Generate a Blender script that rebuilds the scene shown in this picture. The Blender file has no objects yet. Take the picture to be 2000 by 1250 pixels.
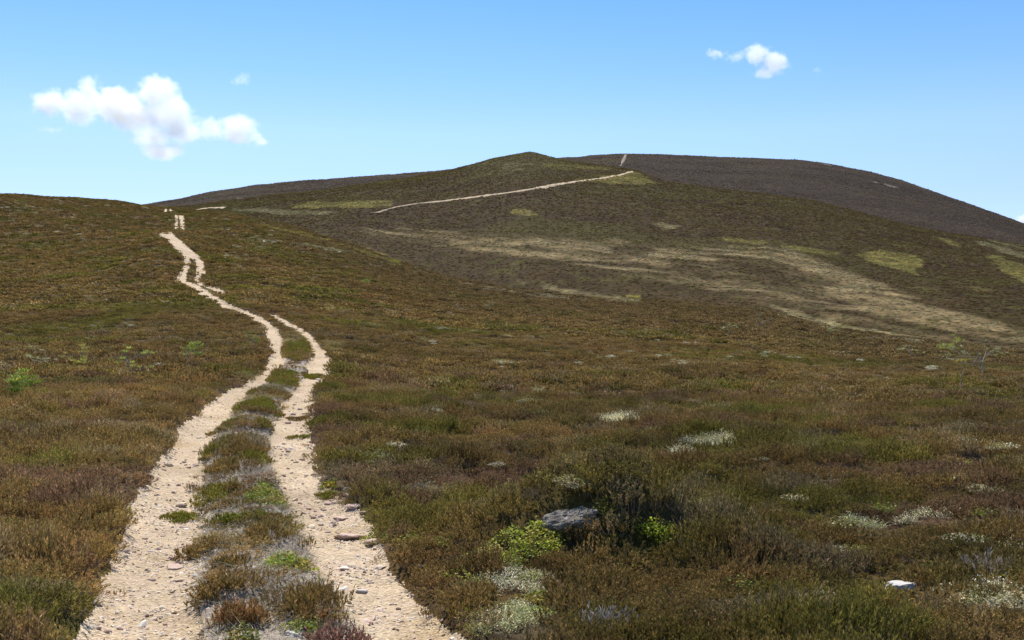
import bpy, bmesh, math, random
import numpy as np

# ------------------------------------------------------------------ camera, sky, sun, exposure
S = bpy.context.scene
R = math.radians
F = 2144.0                      # focal length in pixels of a 2000 px wide frame
PITCH = R(2.0)
EYE = 1.70
cam = bpy.data.cameras.new("camera")
cam.sensor_width = 36.0
cam.lens = F * 36.0 / 2000.0
cam.clip_start = 0.1
cam.clip_end = 60000.0
camo = bpy.data.objects.new("camera", cam)
S.collection.objects.link(camo)
camo.location = (0, 0, EYE)
camo.rotation_euler = (R(90) + PITCH, 0, 0)
S.camera = camo

SUN_AZ, SUN_EL = -14.0, 53.0    # clockwise from the view direction, above the horizon
world = bpy.data.worlds.new("World")
S.world = world
world.use_nodes = True
wt = world.node_tree
bg = wt.nodes["Background"]
sky = wt.nodes.new("ShaderNodeTexSky")
sky.sky_type = 'NISHITA'
sky.sun_disc = False
sky.sun_elevation = R(SUN_EL)
sky.sun_rotation = R(SUN_AZ)
sky.altitude = 600.0
sky.air_density = 1.0
sky.dust_density = 0.6
sky.ozone_density = 3.0
tcw = wt.nodes.new("ShaderNodeTexCoord"); spw = wt.nodes.new("ShaderNodeSeparateXYZ")
wt.links.new(tcw.outputs["Generated"], spw.inputs[0])
rmp = wt.nodes.new("ShaderNodeValToRGB")          # clear upland air: deeper blue with height
els = rmp.color_ramp.elements
els[1].position = 0.999
els[1].color = (0.25, 0.55, 0.80, 1)
for pos, col in [(0.0, (0.90, 0.86, 0.92)), (0.14, (0.80, 0.80, 0.90)), (0.20, (0.80, 0.86, 0.90)), (0.25, (0.62, 0.80, 0.90)), (0.32, (0.46, 0.72, 0.88)), (1.0, (0.25, 0.55, 0.80))]:
    if pos == 0.0: e_ = els[0]
    elif pos == 1.0: continue
    else: e_ = els.new(pos)
    e_.position = pos; e_.color = (*col, 1)
wt.links.new(spw.outputs[2], rmp.inputs[0])
mxw = wt.nodes.new("ShaderNodeMix"); mxw.data_type = 'RGBA'; mxw.blend_type = 'MULTIPLY'; mxw.inputs[0].default_value = 1.0
wt.links.new(sky.outputs[0], mxw.inputs[6]); wt.links.new(rmp.outputs[0], mxw.inputs[7])
wt.links.new(mxw.outputs[2], bg.inputs[0])
bg.inputs[1].default_value = 0.12

sl = bpy.data.lights.new("sun", 'SUN')
sl.energy = 4.6
sl.angle = R(0.53)
sl.color = (1.0, 0.95, 0.87)
so = bpy.data.objects.new("sun", sl)
S.collection.objects.link(so)
so.rotation_euler = (R(90 - SUN_EL), 0, R(180 - SUN_AZ) )
S.view_settings.view_transform = 'Standard'
S.view_settings.look = 'None'
S.view_settings.exposure = 0.55
S.view_settings.gamma = 1.0
S.view_settings.use_curve_mapping = False
S.cycles.volume_bounces = 24
S.cycles.max_bounces = 24
S.cycles.use_denoising = True

rng = np.random.default_rng(7)
random.seed(7)
COL = S.collection

# ------------------------------------------------------------------ numeric helpers
def pchip(xk, yk, x):
    xk = np.asarray(xk, float); yk = np.asarray(yk, float)
    h = np.diff(xk); d = np.diff(yk) / h
    m = np.zeros_like(yk)
    for i in range(1, len(xk) - 1):
        if d[i - 1] * d[i] > 0:
            w1 = 2 * h[i] + h[i - 1]; w2 = h[i] + 2 * h[i - 1]
            m[i] = (w1 + w2) / (w1 / d[i - 1] + w2 / d[i])
    m[0] = d[0]; m[-1] = 0 if len(xk) > 2 else d[-1]
    x = np.clip(x, xk[0], xk[-1])
    i = np.clip(np.searchsorted(xk, x) - 1, 0, len(xk) - 2)
    t = (x - xk[i]) / h[i]
    return ((2 * t**3 - 3 * t**2 + 1) * yk[i] + (t**3 - 2 * t**2 + t) * h[i] * m[i]
            + (-2 * t**3 + 3 * t**2) * yk[i + 1] + (t**3 - t**2) * h[i] * m[i + 1])

def sstep(a, b, x):
    t = np.clip((x - a) / (b - a), 0, 1)
    return t * t * (3 - 2 * t)

def _hash(ix, iy, seed):
    h = (ix.astype(np.int64) * 374761393 + iy.astype(np.int64) * 668265263 + seed * 974711) & 0xffffffff
    h = ((h ^ (h >> 13)) * 1274126177) & 0xffffffff
    h = (h ^ (h >> 16)) & 0xffffffff
    return h / 4294967295.0

def vnoise(x, y, seed=0):
    ix = np.floor(x); iy = np.floor(y)
    fx = x - ix; fy = y - iy
    ux = fx * fx * fx * (fx * (fx * 6 - 15) + 10); uy = fy * fy * fy * (fy * (fy * 6 - 15) + 10)
    a = _hash(ix, iy, seed); b = _hash(ix + 1, iy, seed)
    c = _hash(ix, iy + 1, seed); d = _hash(ix + 1, iy + 1, seed)
    return (a + (b - a) * ux) * (1 - uy) + (c + (d - c) * ux) * uy

def fbm(x, y, seed=0, octv=4):
    """-1 .. 1"""
    s = 0.0; amp = 1.0; tot = 0.0
    for o in range(octv):
        s = s + amp * (vnoise(x, y, seed + o * 17) * 2 - 1)
        tot += amp; amp *= 0.5
        x, y = 1.6 * x + 1.2 * y + 3.7, -1.2 * x + 1.6 * y + 1.3
    return s / tot * 1.5

CP, SP = math.cos(PITCH), math.sin(PITCH)
def pix_dir(px, py):
    """azimuth (clockwise from +Y) and tan(elevation) of a pixel of the 2000 x 1250 frame"""
    u = (np.asarray(px, float) - 1000) / F; v = (625 - np.asarray(py, float)) / F
    dx = u; dy = CP - v * SP; dz = SP + v * CP
    return np.arctan2(dx, dy), dz / np.hypot(dx, dy)

def project(x, y, z):
    z = z - EYE
    fw = y * CP + z * SP; up = -y * SP + z * CP
    fw = np.where(fw > 0.05, fw, 0.05)
    return 1000 + F * x / fw, 625 - F * up / fw

# ------------------------------------------------------------------ terrain: three overlapping hill sheets
AG = np.radians(np.arange(-40, 40.01, 0.1))
QG = np.linspace(-0.25, 1.35, 801)

def line_a(pts):
    p = np.array(pts, float)
    a, T = pix_dir(p[:, 0], p[:, 1])
    return a, T

EDGE = [(-300, 384), (0, 382), (60, 382), (150, 387), (220, 393), (265, 399), (300, 403), (340, 406), (380, 412), (440, 416),
        (520, 432), (600, 452), (700, 484), (780, 512), (880, 545), (1000, 570), (1100, 580), (1250, 587),
        (1350, 592), (1500, 608), (1640, 646), (1800, 667), (2000, 690), (2300, 715)]
ea, eT = line_a(EDGE)
EDGE_T = np.interp(AG, ea, eT)
RCX = [(-300, 300), (0, 310), (265, 400), (340, 420), (440, 400), (520, 330), (600, 280), (700, 235), (880, 200),
       (1000, 180), (1250, 165), (1500, 150), (1800, 125), (2000, 110), (2300, 100)]
ra = pix_dir([p[0] for p in RCX], [700] * len(RCX))[0]
RC = np.interp(AG, ra, [p[1] for p in RCX])
k = np.ones(21) / 21
RC = np.convolve(np.pad(RC, 10, mode='edge'), k, 'valid')

RK = [1.5, 3, 6.9, 12, 18, 28, 43, 70]
COLS = {
    -300: (RK, [3400, 1980, 1250, 1000, 865, 775, 706, 640], [(105, 575), (158, 510), (225, 440)]),
    0:    (RK, [3400, 1980, 1250, 1000, 860, 770, 700, 628], [(105, 563), (158, 497), (225, 430)]),
    200:  (RK, [3400, 1980, 1250, 1000, 860, 766, 693, 615], [(105, 552), (158, 474), (230, 438), (320, 408)]),
    330:  (RK, [3400, 1980, 1250, 1000, 860, 765, 690, 608], [(105, 545), (158, 452), (185, 454), (232, 452), (300, 419), (345, 419), (382, 410)]),
    450:  (RK, [3400, 1980, 1250, 1000, 860, 765, 690, 609], [(105, 548), (158, 474), (230, 444), (320, 424)]),
    600:  (RK, [3400, 1980, 1250, 1000, 860, 766, 693, 617], [(105, 562), (158, 506), (215, 470)]),
    1000: (RK, [3400, 1980, 1250, 1000, 864, 784, 722, 660], [(105, 615), (140, 588)]),
    1500: (RK, [3400, 1980, 1250, 1002, 868, 796, 742, 690], [(105, 641)]),
    2000: (RK, [3400, 1980, 1250, 1005, 874, 806, 760, 719], []),
    2300: (RK, [3400, 1980, 1250, 1006, 876, 812, 770, 732], []),
}
cx = sorted(COLS)
ca = pix_dir(cx, [700] * len(cx))[0]
prof = []
for x, a in zip(cx, ca):
    rk, yk, extra = COLS[x]
    rk = list(rk) + [e[0] for e in extra]; yk = list(yk) + [e[1] for e in extra]
    rc = float(np.interp(a, AG, RC)); et = float(np.interp(a, AG, EDGE_T))
    Tk = np.array([float(pix_dir(x, y)[1]) if y < 1900 else -EYE / r for r, y in zip(rk, yk)])
    q = np.log(np.array(rk) / 3) / math.log(rc / 3)
    keep = q < 0.97
    q = np.append(q[keep], 1.0); Tk = np.append(Tk[keep], et)
    prof.append(pchip(q, Tk, np.minimum(QG, 1.0)))
prof = np.array(prof)
T1 = np.empty((len(AG), len(QG)))
for j in range(len(QG)):
    T1[:, j] = pchip(ca, prof[:, j], AG)
# exact crest, then falling away behind it
pre = QG <= 1.0
corr = EDGE_T - T1[:, pre].max(axis=1)
T1 += corr[:, None] * sstep(0.55, 1.0, QG)[None, :]
for i in range(len(AG)):
    r = 3 * (RC[i] / 3) ** QG
    jc = np.searchsorted(QG, 1.0)
    z = T1[i] * r
    sl_ = T1[i, jc]
    slope = sl_ + (-0.16 - sl_) * sstep(RC[i], RC[i] * 1.35, r)
    dz = np.concatenate([[0], np.cumsum(slope[jc + 1:] * np.diff(r)[jc:])])
    z[jc:] = z[jc] + dz
    T1[i] = z / r

def bil(tab, ai, qj):
    ai = np.clip(ai, 0, tab.shape[0] - 1.001); qj = np.clip(qj, 0, tab.shape[1] - 1.001)
    i = ai.astype(int); j = qj.astype(int); u = ai - i; v = qj - j
    return (tab[i, j] * (1 - u) + tab[i + 1, j] * u) * (1 - v) + (tab[i, j + 1] * (1 - u) + tab[i + 1, j + 1] * u) * v

def polar(x, y):
    return np.arctan2(x, y), np.hypot(x, y)

# wheel ruts: (y, left edge, right edge) in the photograph, turned into ground outlines below
RUT_L = [(1700, 60, 400), (1400, 110, 402), (1250, 150, 402), (1200, 165, 396), (1150, 178, 387), (1100, 203, 388), (1050, 228, 396), (1000, 249, 402),
         (950, 268, 402), (900, 308, 404), (850, 335, 424), (800, 385, 462), (770, 428, 492), (740, 488, 526),
         (715, 520, 552), (690, 529, 561), (660, 526, 552), (640, 514, 540), (620, 485, 515), (600, 437, 463), (591, 417, 443),
         (573, 387, 413), (556, 357, 387), (547, 343, 365), (533, 350, 365), (512, 361, 372), (500, 358, 371),
         (477, 336, 353), (459, 315, 333), (451, 303, 315)]
RUT_R = [(1700, 860, 1240), (1400, 780, 1035), (1250, 700, 922), (1220, 685, 890), (1190, 665, 855), (1150, 645, 815), (1120, 625, 800), (1090, 610, 770),
         (1060, 600, 755), (1030, 590, 730), (1000, 575, 700), (960, 550, 660), (930, 536, 626), (900, 525, 611),
         (878, 525, 612), (851, 525, 612), (822, 530, 613), (803, 535, 611), (778, 548, 611), (765, 568, 615),
         (747, 580, 632), (726, 598, 645), (711, 595, 651), (698, 607, 650), (678, 607, 632), (659, 595, 614),
         (640, 569, 578 + 12), (625, 540, 560), (612, 527, 536)]
RUT_R2 = [(581, 436, 447), (573, 428, 443), (567, 419, 437), (556, 389, 402), (547, 379, 391), (533, 384, 401), (512, 383, 400),
          (500, 371, 391), (477, 350, 364), (459, 333, 342), (451, 323, 334)]
RUT_B1 = [(451, 339.5, 347), (444, 342.5, 348.5), (430, 343, 347), (417, 341, 348)]
RUT_B2 = [(451, 352, 360), (444, 353.5, 361), (430, 351, 359), (418, 350, 359)]
RUT_C1 = [(415, 320, 326), (407, 321, 327)]
RUT_C2 = [(415, 330, 336), (407, 330, 335)]

def rut_d(px, py, r, edges):
    e = np.array(edges[::-1], float)
    L = np.interp(py, e[:, 0], e[:, 1]); Rr = np.interp(py, e[:, 0], e[:, 2])
    d = np.minimum(px - L, Rr - px) * r / F
    return np.where((py >= e[0, 0]) & (py <= e[-1, 0]), d, -9.0)

def relief1(x, y, r):
    n = 0.065 * fbm(x / 0.9, y / 0.9, 3, 3) + 0.13 * sstep(8, 40, r) * fbm(x / 5, y / 5, 5, 3) + 0.35 * sstep(60, 200, r) * fbm(x / 19, y / 19, 8, 2)
    return n

def mound(x, y):
    mx, my = MOUND
    d2 = ((x - mx) / 0.85) ** 2 + ((y - my) / 0.75) ** 2
    m = 0.74 * np.exp(-d2 * 1.0) + 0.10 * np.exp(-(((x - mx + 0.75) / 0.5) ** 2 + ((y - my + 0.45) / 0.5) ** 2))
    d3 = ((x - mx - 1.05) / 0.55) ** 2 + ((y - my + 0.2) / 0.6) ** 2
    return m + 0.17 * np.exp(-d3)
MOUND = (1.42 * 10.0 / 10.0 * 0.55, 10.1)

def base1(x, y):
    a, r = polar(x, y)
    ac = np.clip(a, AG[0], AG[-1])
    rc = np.interp(ac, AG, RC)
    q = np.log(np.maximum(r, 0.3) / 3) / np.log(rc / 3)
    T = bil(T1, (ac - AG[0]) / (AG[1] - AG[0]), (q - QG[0]) / (QG[1] - QG[0]))
    w = sstep(R(36), R(100), np.abs(a))
    z = T * r * (1 - w) + (-EYE) * w
    return z + EYE + mound(x, y), r

def track_d(x, y):
    """signed distance (m, + inside) into the wheel ruts and a 0-1 mask of the strip between them"""
    z, r = base1(x, y)
    px, py = project(x, y, z)
    fr = (y > 0)
    dA = np.maximum.reduce([rut_d(px, py, r, RUT_L), rut_d(px, py, r, RUT_R), rut_d(px, py, r, RUT_R2)])
    dA = np.where(r < 172, dA, -9)
    dB = np.maximum(rut_d(px, py, r, RUT_B1), rut_d(px, py, r, RUT_B2))
    dB = np.where((r > 228) & (r < 318), dB, -9)
    dC = np.maximum(rut_d(px, py, r, RUT_C1), rut_d(px, py, r, RUT_C2))
    dC = np.where(r > 350, dC, -9)
    d = np.where(fr, np.maximum(np.maximum(dA, dB), dC), -9)
    eL = np.array(RUT_L[::-1], float); eR = np.array(RUT_R[::-1], float)
    ml = np.interp(py, eL[:, 0], eL[:, 2]); mr = np.interp(py, eR[:, 0], eR[:, 1])
    med = fr & (py > 611) & (px > ml - 1) & (px < mr + 1) & (r < 60)
    return d, med, px, py, z, r

def wob(x, y, r):
    s = np.clip(r / 12, 1, 8)
    return (0.055 * fbm(x * 4.0, y * 4.0, 41, 3) + 0.06 * fbm(x * 1.1, y * 1.1, 44, 2)) * np.clip(r / 11, 0.8, 1.3) * (1 - 0.5 * sstep(25, 60, r))

def H1(x, y, full=False):
    d, med, px, py, z, r = track_d(x, y)
    ins = d + wob(x, y, r)
    z = z + relief1(x, y, r) * (1 - 0.7 * sstep(-0.3, 0.1, ins))
    z = z - 0.10 * sstep(-0.25, 0.22, ins) + np.where(med, 0.03, 0)
    z = z + np.where(ins > -0.1, 0.012 * fbm(x * 5, y * 5, 77, 3), 0)
    if full:
        return z, ins, med, px, py, r
    return z

# mid hill and far hill
def sheet(a, T_top, r_top, r_base, y_drop, bulge):
    pass
R2L = [(-300, 470), (200, 440), (300, 414), (380, 404), (430, 395), (520, 384), (620, 375), (700, 363), (780, 350), (870, 335),
       (900, 328), (930, 320), (960, 311.5), (1000, 303), (1020, 300), (1035, 297.5), (1050, 300.5), (1075, 307), (1090, 310.5), (1150, 322),
       (1200, 329), (1240, 334), (1290, 354), (1400, 368), (1500, 378), (1600, 396), (1750, 434), (1850, 455), (2000, 480), (2300, 545)]
R3L = [(-300, 470), (0, 440), (250, 404), (290, 398), (330, 391), (400, 377), (500, 361), (600, 352), (700, 345), (800, 338),
       (900, 329), (1000, 318), (1090, 309.5), (1150, 304), (1220, 300), (1300, 301.5), (1400, 306), (1500, 310), (1560, 312),
       (1620, 320), (1700, 335), (1760, 351), (1850, 383), (1920, 407), (2000, 436), (2150, 495), (2400, 590), (2700, 650)]
def top_line(pts, smooth=0):
    a, T = line_a(pts)
    t = np.interp(AG, a, T)
    if smooth:
        kk = np.hanning(smooth); kk /= kk.sum(); h = smooth // 2
        t = np.convolve(np.pad(t, h, mode='edge'), kk, 'valid')
    return t
TT2 = top_line(R2L, 5); TT3 = top_line(R3L, 13)
def rline(pts):
    return np.interp(AG, pix_dir([p[0] for p in pts], [600] * len(pts))[0], [p[1] for p in pts])
RR2 = rline([(-300, 640), (300, 720), (600, 820), (880, 890), (1035, 910), (1240, 860), (1500, 790), (2000, 650), (2300, 600)])
RR3 = rline([(-300, 1250), (300, 1350), (900, 1500), (1300, 1600), (1700, 1500), (2000, 1350), (2700, 1200)])
RB2 = RC * 1.06
ZB2 = (EDGE_T - 26 / F) * RB2
RB3 = RR2 * 1.0
ZB3 = (TT2 - 34 / F) * RB3

def hill(a, r, rb, zb, rt, Tt, bulge, fall):
    i = (np.clip(a, AG[0], AG[-1] - 1e-6) - AG[0]) / (AG[1] - AG[0])
    i0 = i.astype(int); i0 = np.clip(i0, 0, len(AG) - 2); u = i - i0
    L = lambda t: t[i0] * (1 - u) + t[i0 + 1] * u
    rb_, zb_, rt_, Tt_ = L(rb), L(zb), L(rt), L(Tt)
    t = (r - rb_) / (rt_ - rb_)
    zt = Tt_ * rt_
    z = zb_ + (zt - zb_) * (t + bulge * np.sin(np.pi * np.clip(t, 0, 1)))
    over = np.maximum(r - rt_, 0)
    z = np.where(t > 1, zt + Tt_ * over * 0.5 - fall * over - 0.0006 * over ** 2, z)
    return z

def H2(x, y):
    a, r = polar(x, y)
    z = hill(a, r, RB2, ZB2, RR2, TT2, 0.05, 0.33)
    return z + EYE + 0.55 * fbm(x / 13, y / 13, 21, 4) + 1.3 * fbm(x / 70, y / 70, 25, 2) * sstep(0, 1, 1.0)
def H3(x, y):
    a, r = polar(x, y)
    z = hill(a, r, RB3, ZB3, RR3, TT3, 0.02, 0.33)
    return z + EYE + 0.7 * fbm(x / 24, y / 24, 31, 3)

def hit(px, py, fn=H1, r0=2.0, r1=500.0, n=6000):
    """first point of a terrain sheet seen through a pixel of the photograph"""
    a, T = pix_dir(px, py)
    r = np.exp(np.linspace(math.log(r0), math.log(r1), n))
    x = r * np.sin(a); y = r * np.cos(a)
    z = fn(x, y)
    s = (z - EYE) / r - T
    w = np.nonzero(s >= 0)[0]
    j = w[0] if len(w) else int(np.argmax(s))
    return float(x[j]), float(y[j]), float(z[j]), float(r[j])

# ------------------------------------------------------------------ object helpers
def tag(o, label=None, cat=None, group=None, kind=None):
    if label: o["label"] = label
    if cat: o["category"] = cat
    if group: o["group"] = group
    if kind: o["kind"] = kind
    return o

def build(name, V, faces, mat, parent=None, attrs=None, smooth=False, link=True):
    """faces: (n,3) or (n,4) int array"""
    me = bpy.data.meshes.new(name)
    V = np.asarray(V, np.float32); Fq = np.asarray(faces, np.int32)
    me.vertices.add(len(V)); me.vertices.foreach_set("co", V.ravel())
    if len(Fq):
        n, kx = Fq.shape
        me.loops.add(n * kx); me.loops.foreach_set("vertex_index", Fq.ravel())
        me.polygons.add(n); me.polygons.foreach_set("loop_start", np.arange(0, n * kx, kx, dtype=np.int32))
        me.polygons.foreach_set("use_smooth", np.full(n, smooth, dtype=bool))
    for k_, v in (attrs or {}).items():
        v = np.asarray(v, np.float32)
        if v.ndim == 1:
            at = me.attributes.new(k_, 'FLOAT', 'POINT'); at.data.foreach_set("value", v)
        elif v.shape[1] == 3 and k_ == "tint":
            at = me.attributes.new(k_, 'FLOAT_COLOR', 'POINT')
            at.data.foreach_set("color", np.concatenate([v, np.ones((len(v), 1), np.float32)], 1).ravel())
        else:
            at = me.attributes.new(k_, 'FLOAT_VECTOR', 'POINT'); at.data.foreach_set("vector", v.ravel())
    me.update(calc_edges=True)
    me.validate()
    if mat: me.materials.append(mat)
    o = bpy.data.objects.new(name, me)
    if link: COL.objects.link(o)
    if parent: o.parent = parent
    return o

def empty(name, loc, rz=0.0):
    o = bpy.data.objects.new(name, None); COL.objects.link(o)
    o.location = loc; o.rotation_euler = (0, 0, rz); o.empty_display_size = 0.1
    return o

# ------------------------------------------------------------------ materials
def new_mat(name):
    m = bpy.data.materials.new(name); m.use_nodes = True
    nt = m.node_tree; b = nt.nodes["Principled BSDF"]
    b.inputs["Roughness"].default_value = 0.95
    b.inputs["Specular IOR Level"].default_value = 0.04
    return m, nt, b
def N(nt, t, **kw):
    n = nt.nodes.new(t)
    for k_, v in kw.items(): setattr(n, k_, v)
    return n
def mixc(nt, a, b, f, mode='MIX'):
    n = N(nt, "ShaderNodeMix", data_type='RGBA', blend_type=mode)
    for s, v in ((n.inputs[0], f), (n.inputs[6], a), (n.inputs[7], b)):
        if hasattr(v, "is_linked") or hasattr(v, "links"): nt.links.new(v, s)
        elif isinstance(v, (int, float)): s.default_value = v
        else: s.default_value = (*v, 1)
    return n.outputs[2]
def ramp(nt, src, p0, p1, c0=(0, 0, 0), c1=(1, 1, 1)):
    n = N(nt, "ShaderNodeValToRGB")
    n.color_ramp.elements[0].position = p0; n.color_ramp.elements[1].position = p1
    n.color_ramp.elements[0].color = (*c0, 1); n.color_ramp.elements[1].color = (*c1, 1)
    nt.links.new(src, n.inputs[0]); return n.outputs[0]
def noise(nt, vec, scale, detail=4, rough=0.6):
    n = N(nt, "ShaderNodeTexNoise"); n.inputs["Scale"].default_value = scale
    n.inputs["Detail"].default_value = detail; n.inputs["Roughness"].default_value = rough
    nt.links.new(vec, n.inputs["Vector"]); return n.outputs[0]
def bump(nt, b, h, strength, dist):
    n = N(nt, "ShaderNodeBump"); n.inputs["Strength"].default_value = strength; n.inputs["Distance"].default_value = dist
    nt.links.new(h, n.inputs["Height"]); nt.links.new(n.outputs[0], b.inputs["Normal"])

def ground_mat(name, s1, s2, bdist, fleck=None, fcol=(0.25, 0.25, 0.1), gain=(1, 1, 1)):
    m, nt, b = new_mat(name)
    tc = N(nt, "ShaderNodeTexCoord").outputs["Object"]
    at = N(nt, "ShaderNodeAttribute", attribute_name="tint").outputs[0]
    n1 = noise(nt, tc, s1, 5, 0.65); n2 = noise(nt, tc, s2, 3, 0.6)
    at = mixc(nt, at, gain, 1.0, 'MULTIPLY')
    c = mixc(nt, at, ramp(nt, n1, 0.3, 0.72, (0.45, 0.45, 0.45), (1.55, 1.5, 1.45)), 1.0, 'MULTIPLY')
    c = mixc(nt, c, ramp(nt, n2, 0.3, 0.7, (0.75, 0.75, 0.75), (1.25, 1.25, 1.25)), 1.0, 'MULTIPLY')
    if fleck:
        nf = noise(nt, tc, fleck, 2, 0.5)
        c = mixc(nt, c, fcol, ramp(nt, nf, 0.69, 0.76))
    nt.links.new(c, b.inputs["Base Color"])
    bump(nt, b, n1, 0.7, bdist)
    return m

def huealt(nt, c, vr):
    """neighbouring sprigs differ: some greener, some greyer"""
    m2 = N(nt, "ShaderNodeMath", operation='MULTIPLY'); m2.inputs[1].default_value = 7.0; nt.links.new(vr, m2.inputs[0])
    fr = N(nt, "ShaderNodeMath", operation='FRACT'); nt.links.new(m2.outputs[0], fr.inputs[0])
    n = N(nt, "ShaderNodeValToRGB"); n.color_ramp.interpolation = 'CONSTANT'
    e = n.color_ramp.elements
    e[0].position = 0.0; e[0].color = (0.80, 1.10, 0.55, 1); e[1].position = 0.35; e[1].color = (1.10, 0.93, 0.95, 1)
    q = e.new(0.65); q.color = (1.25, 1.18, 1.20, 1)
    q = e.new(0.90); q.color = (2.1, 2.0, 2.0, 1)
    nt.links.new(fr.outputs[0], n.inputs[0])
    return mixc(nt, c, n.outputs[0], 1.0, 'MULTIPLY')

def leaf_mat(name, src, base=(0.16, 0.13, 0.11), trans=0.25, jitter=True, rough=0.85, spec=0.06, fixed=None):
    """src: 'INSTANCER' or 'GEOMETRY' - where the tint comes from; 'along' runs from woody base to tip"""
    m, nt, b = new_mat(name)
    if fixed is None:
        at = N(nt, "ShaderNodeAttribute", attribute_name="tint", attribute_type=src).outputs[0]
    else:
        rg = N(nt, "ShaderNodeRGB"); rg.outputs[0].default_value = (*fixed, 1); at = rg.outputs[0]
    al = N(nt, "ShaderNodeAttribute", attribute_name="along").outputs[2]
    vr = N(nt, "ShaderNodeAttribute", attribute_name="vary").outputs[2]
    c = mixc(nt, at, ramp(nt, vr, 0.0, 1.0, (0.40, 0.44, 0.40), (1.62, 1.58, 1.62)), 1.0, 'MULTIPLY')
    c = mixc(nt, c, huealt(nt, c, vr), 0.45)
    c = mixc(nt, base, c, ramp(nt, al, 0.15, 0.55))
    nt.links.new(c, b.inputs["Base Color"])
    b.inputs["Roughness"].default_value = rough
    b.inputs["Specular IOR Level"].default_value = spec
    tr = N(nt, "ShaderNodeBsdfTranslucent"); nt.links.new(c, tr.inputs[0])
    mx = N(nt, "ShaderNodeMixShader"); mx.inputs[0].default_value = trans
    nt.links.new(b.outputs[0], mx.inputs[1]); nt.links.new(tr.outputs[0], mx.inputs[2])
    nt.links.new(mx.outputs[0], nt.nodes["Material Output"].inputs[0])
    return m

M_moor = ground_mat("moor_floor", 9.0, 1.3, 0.03)
M_hillside = ground_mat("heather_slope", 0.9, 0.12, 0.5, fleck=0.55, fcol=(0.085, 0.078, 0.028), gain=(0.95, 0.88, 0.72))
M_hill = ground_mat("far_heather_slope", 0.6, 0.06, 0.6, gain=(1.02, 1.0, 0.95))
M_heath_i = leaf_mat("heather_sprig", 'INSTANCER')
M_heath_g = leaf_mat("heather_clump_sprig", 'GEOMETRY')
M_lich_i = leaf_mat("lichen_tuft", 'INSTANCER', base=(0.42, 0.39, 0.28), trans=0.15)
M_lich_g = leaf_mat("lichen_patch_tuft", 'GEOMETRY', base=(0.42, 0.39, 0.28), trans=0.15)
M_leaf_g = leaf_mat("small_leaf", 'GEOMETRY', base=(0.10, 0.08, 0.05), trans=0.35, rough=0.6, spec=0.2)
M_leaf_i = leaf_mat("small_leaf_spread", 'INSTANCER', base=(0.10, 0.08, 0.05), trans=0.35, rough=0.6, spec=0.2)

def sand_mat():
    m, nt, b = new_mat("gritty_sand")
    tc = N(nt, "ShaderNodeTexCoord").outputs["Object"]
    n1 = noise(nt, tc, 3.0, 5, 0.65); n2 = noise(nt, tc, 45.0, 4, 0.7); n3 = noise(nt, tc, 0.9, 3, 0.5)
    c = mixc(nt, (0.60, 0.492, 0.335), (0.635, 0.515, 0.385), ramp(nt, n1, 0.35, 0.65))
    c = mixc(nt, c, (0.50, 0.38, 0.22), ramp(nt, n3, 0.55, 0.75))
    n4 = noise(nt, tc, 0.55, 4, 0.6)
    c = mixc(nt, c, ramp(nt, n4, 0.32, 0.62, (0.80, 0.78, 0.76), (1.06, 1.06, 1.06)), 1.0, 'MULTIPLY')
    vo = N(nt, "ShaderNodeTexVoronoi"); vo.inputs["Scale"].default_value = 38.0
    nt.links.new(tc, vo.inputs["Vector"])
    sp = N(nt, "ShaderNodeSeparateColor"); nt.links.new(vo.outputs["Color"], sp.inputs[0])
    c = mixc(nt, c, ramp(nt, sp.outputs[0], 0.0, 1.0, (0.72, 0.68, 0.64), (1.18, 1.15, 1.12)), 1.0, 'MULTIPLY')
    c = mixc(nt, c, ramp(nt, n2, 0.3, 0.7, (0.75, 0.72, 0.7), (1.15, 1.15, 1.15)), 1.0, 'MULTIPLY')
    nt.links.new(c, b.inputs["Base Color"])
    h = N(nt, "ShaderNodeMath", operation='ADD'); nt.links.new(n2, h.inputs[0]); nt.links.new(vo.outputs[0], h.inputs[1])
    bump(nt, b, h.outputs[0], 0.8, 0.02)
    return m
M_sand = sand_mat()
M_grit, nt, b = new_mat("grey_pink_grit"); b.inputs["Base Color"].default_value = (0.26, 0.205, 0.175, 1)

def stone_mat(name, c0, c1, speck=(0.5, 0.48, 0.45), sc=14.0):
    m, nt, b = new_mat(name)
    tc = N(nt, "ShaderNodeTexCoord").outputs["Object"]
    n1 = noise(nt, tc, sc, 5, 0.7); n2 = noise(nt, tc, sc * 5, 3, 0.6)
    c = mixc(nt, c0, c1, ramp(nt, n1, 0.35, 0.65))
    c = mixc(nt, c, speck, ramp(nt, n2, 0.62, 0.72))
    nt.links.new(c, b.inputs["Base Color"]); b.inputs["Roughness"].default_value = 0.85
    bump(nt, b, n2, 0.5, 0.01)
    return m
M_st_pink = stone_mat("pink_granite", (0.50, 0.34, 0.27), (0.58, 0.44, 0.35))
M_st_grey = stone_mat("grey_stone", (0.30, 0.30, 0.30), (0.46, 0.46, 0.45))
M_st_white = stone_mat("white_quartz", (0.52, 0.48, 0.43), (0.66, 0.62, 0.56), (0.34, 0.31, 0.27))
M_st_brown = stone_mat("brown_stone", (0.22, 0.15, 0.11), (0.34, 0.25, 0.19))
M_st_peat = stone_mat("gritty_grey_rock", (0.10, 0.087, 0.074), (0.24, 0.21, 0.175), (0.66, 0.62, 0.55), 9.0)
M_wood = stone_mat("weathered_wood", (0.32, 0.27, 0.21), (0.45, 0.39, 0.31), (0.52, 0.46, 0.38), 30.0)
M_bark = stone_mat("pale_bark", (0.22, 0.19, 0.16), (0.36, 0.33, 0.29), (0.42, 0.4, 0.36), 30.0)

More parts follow.
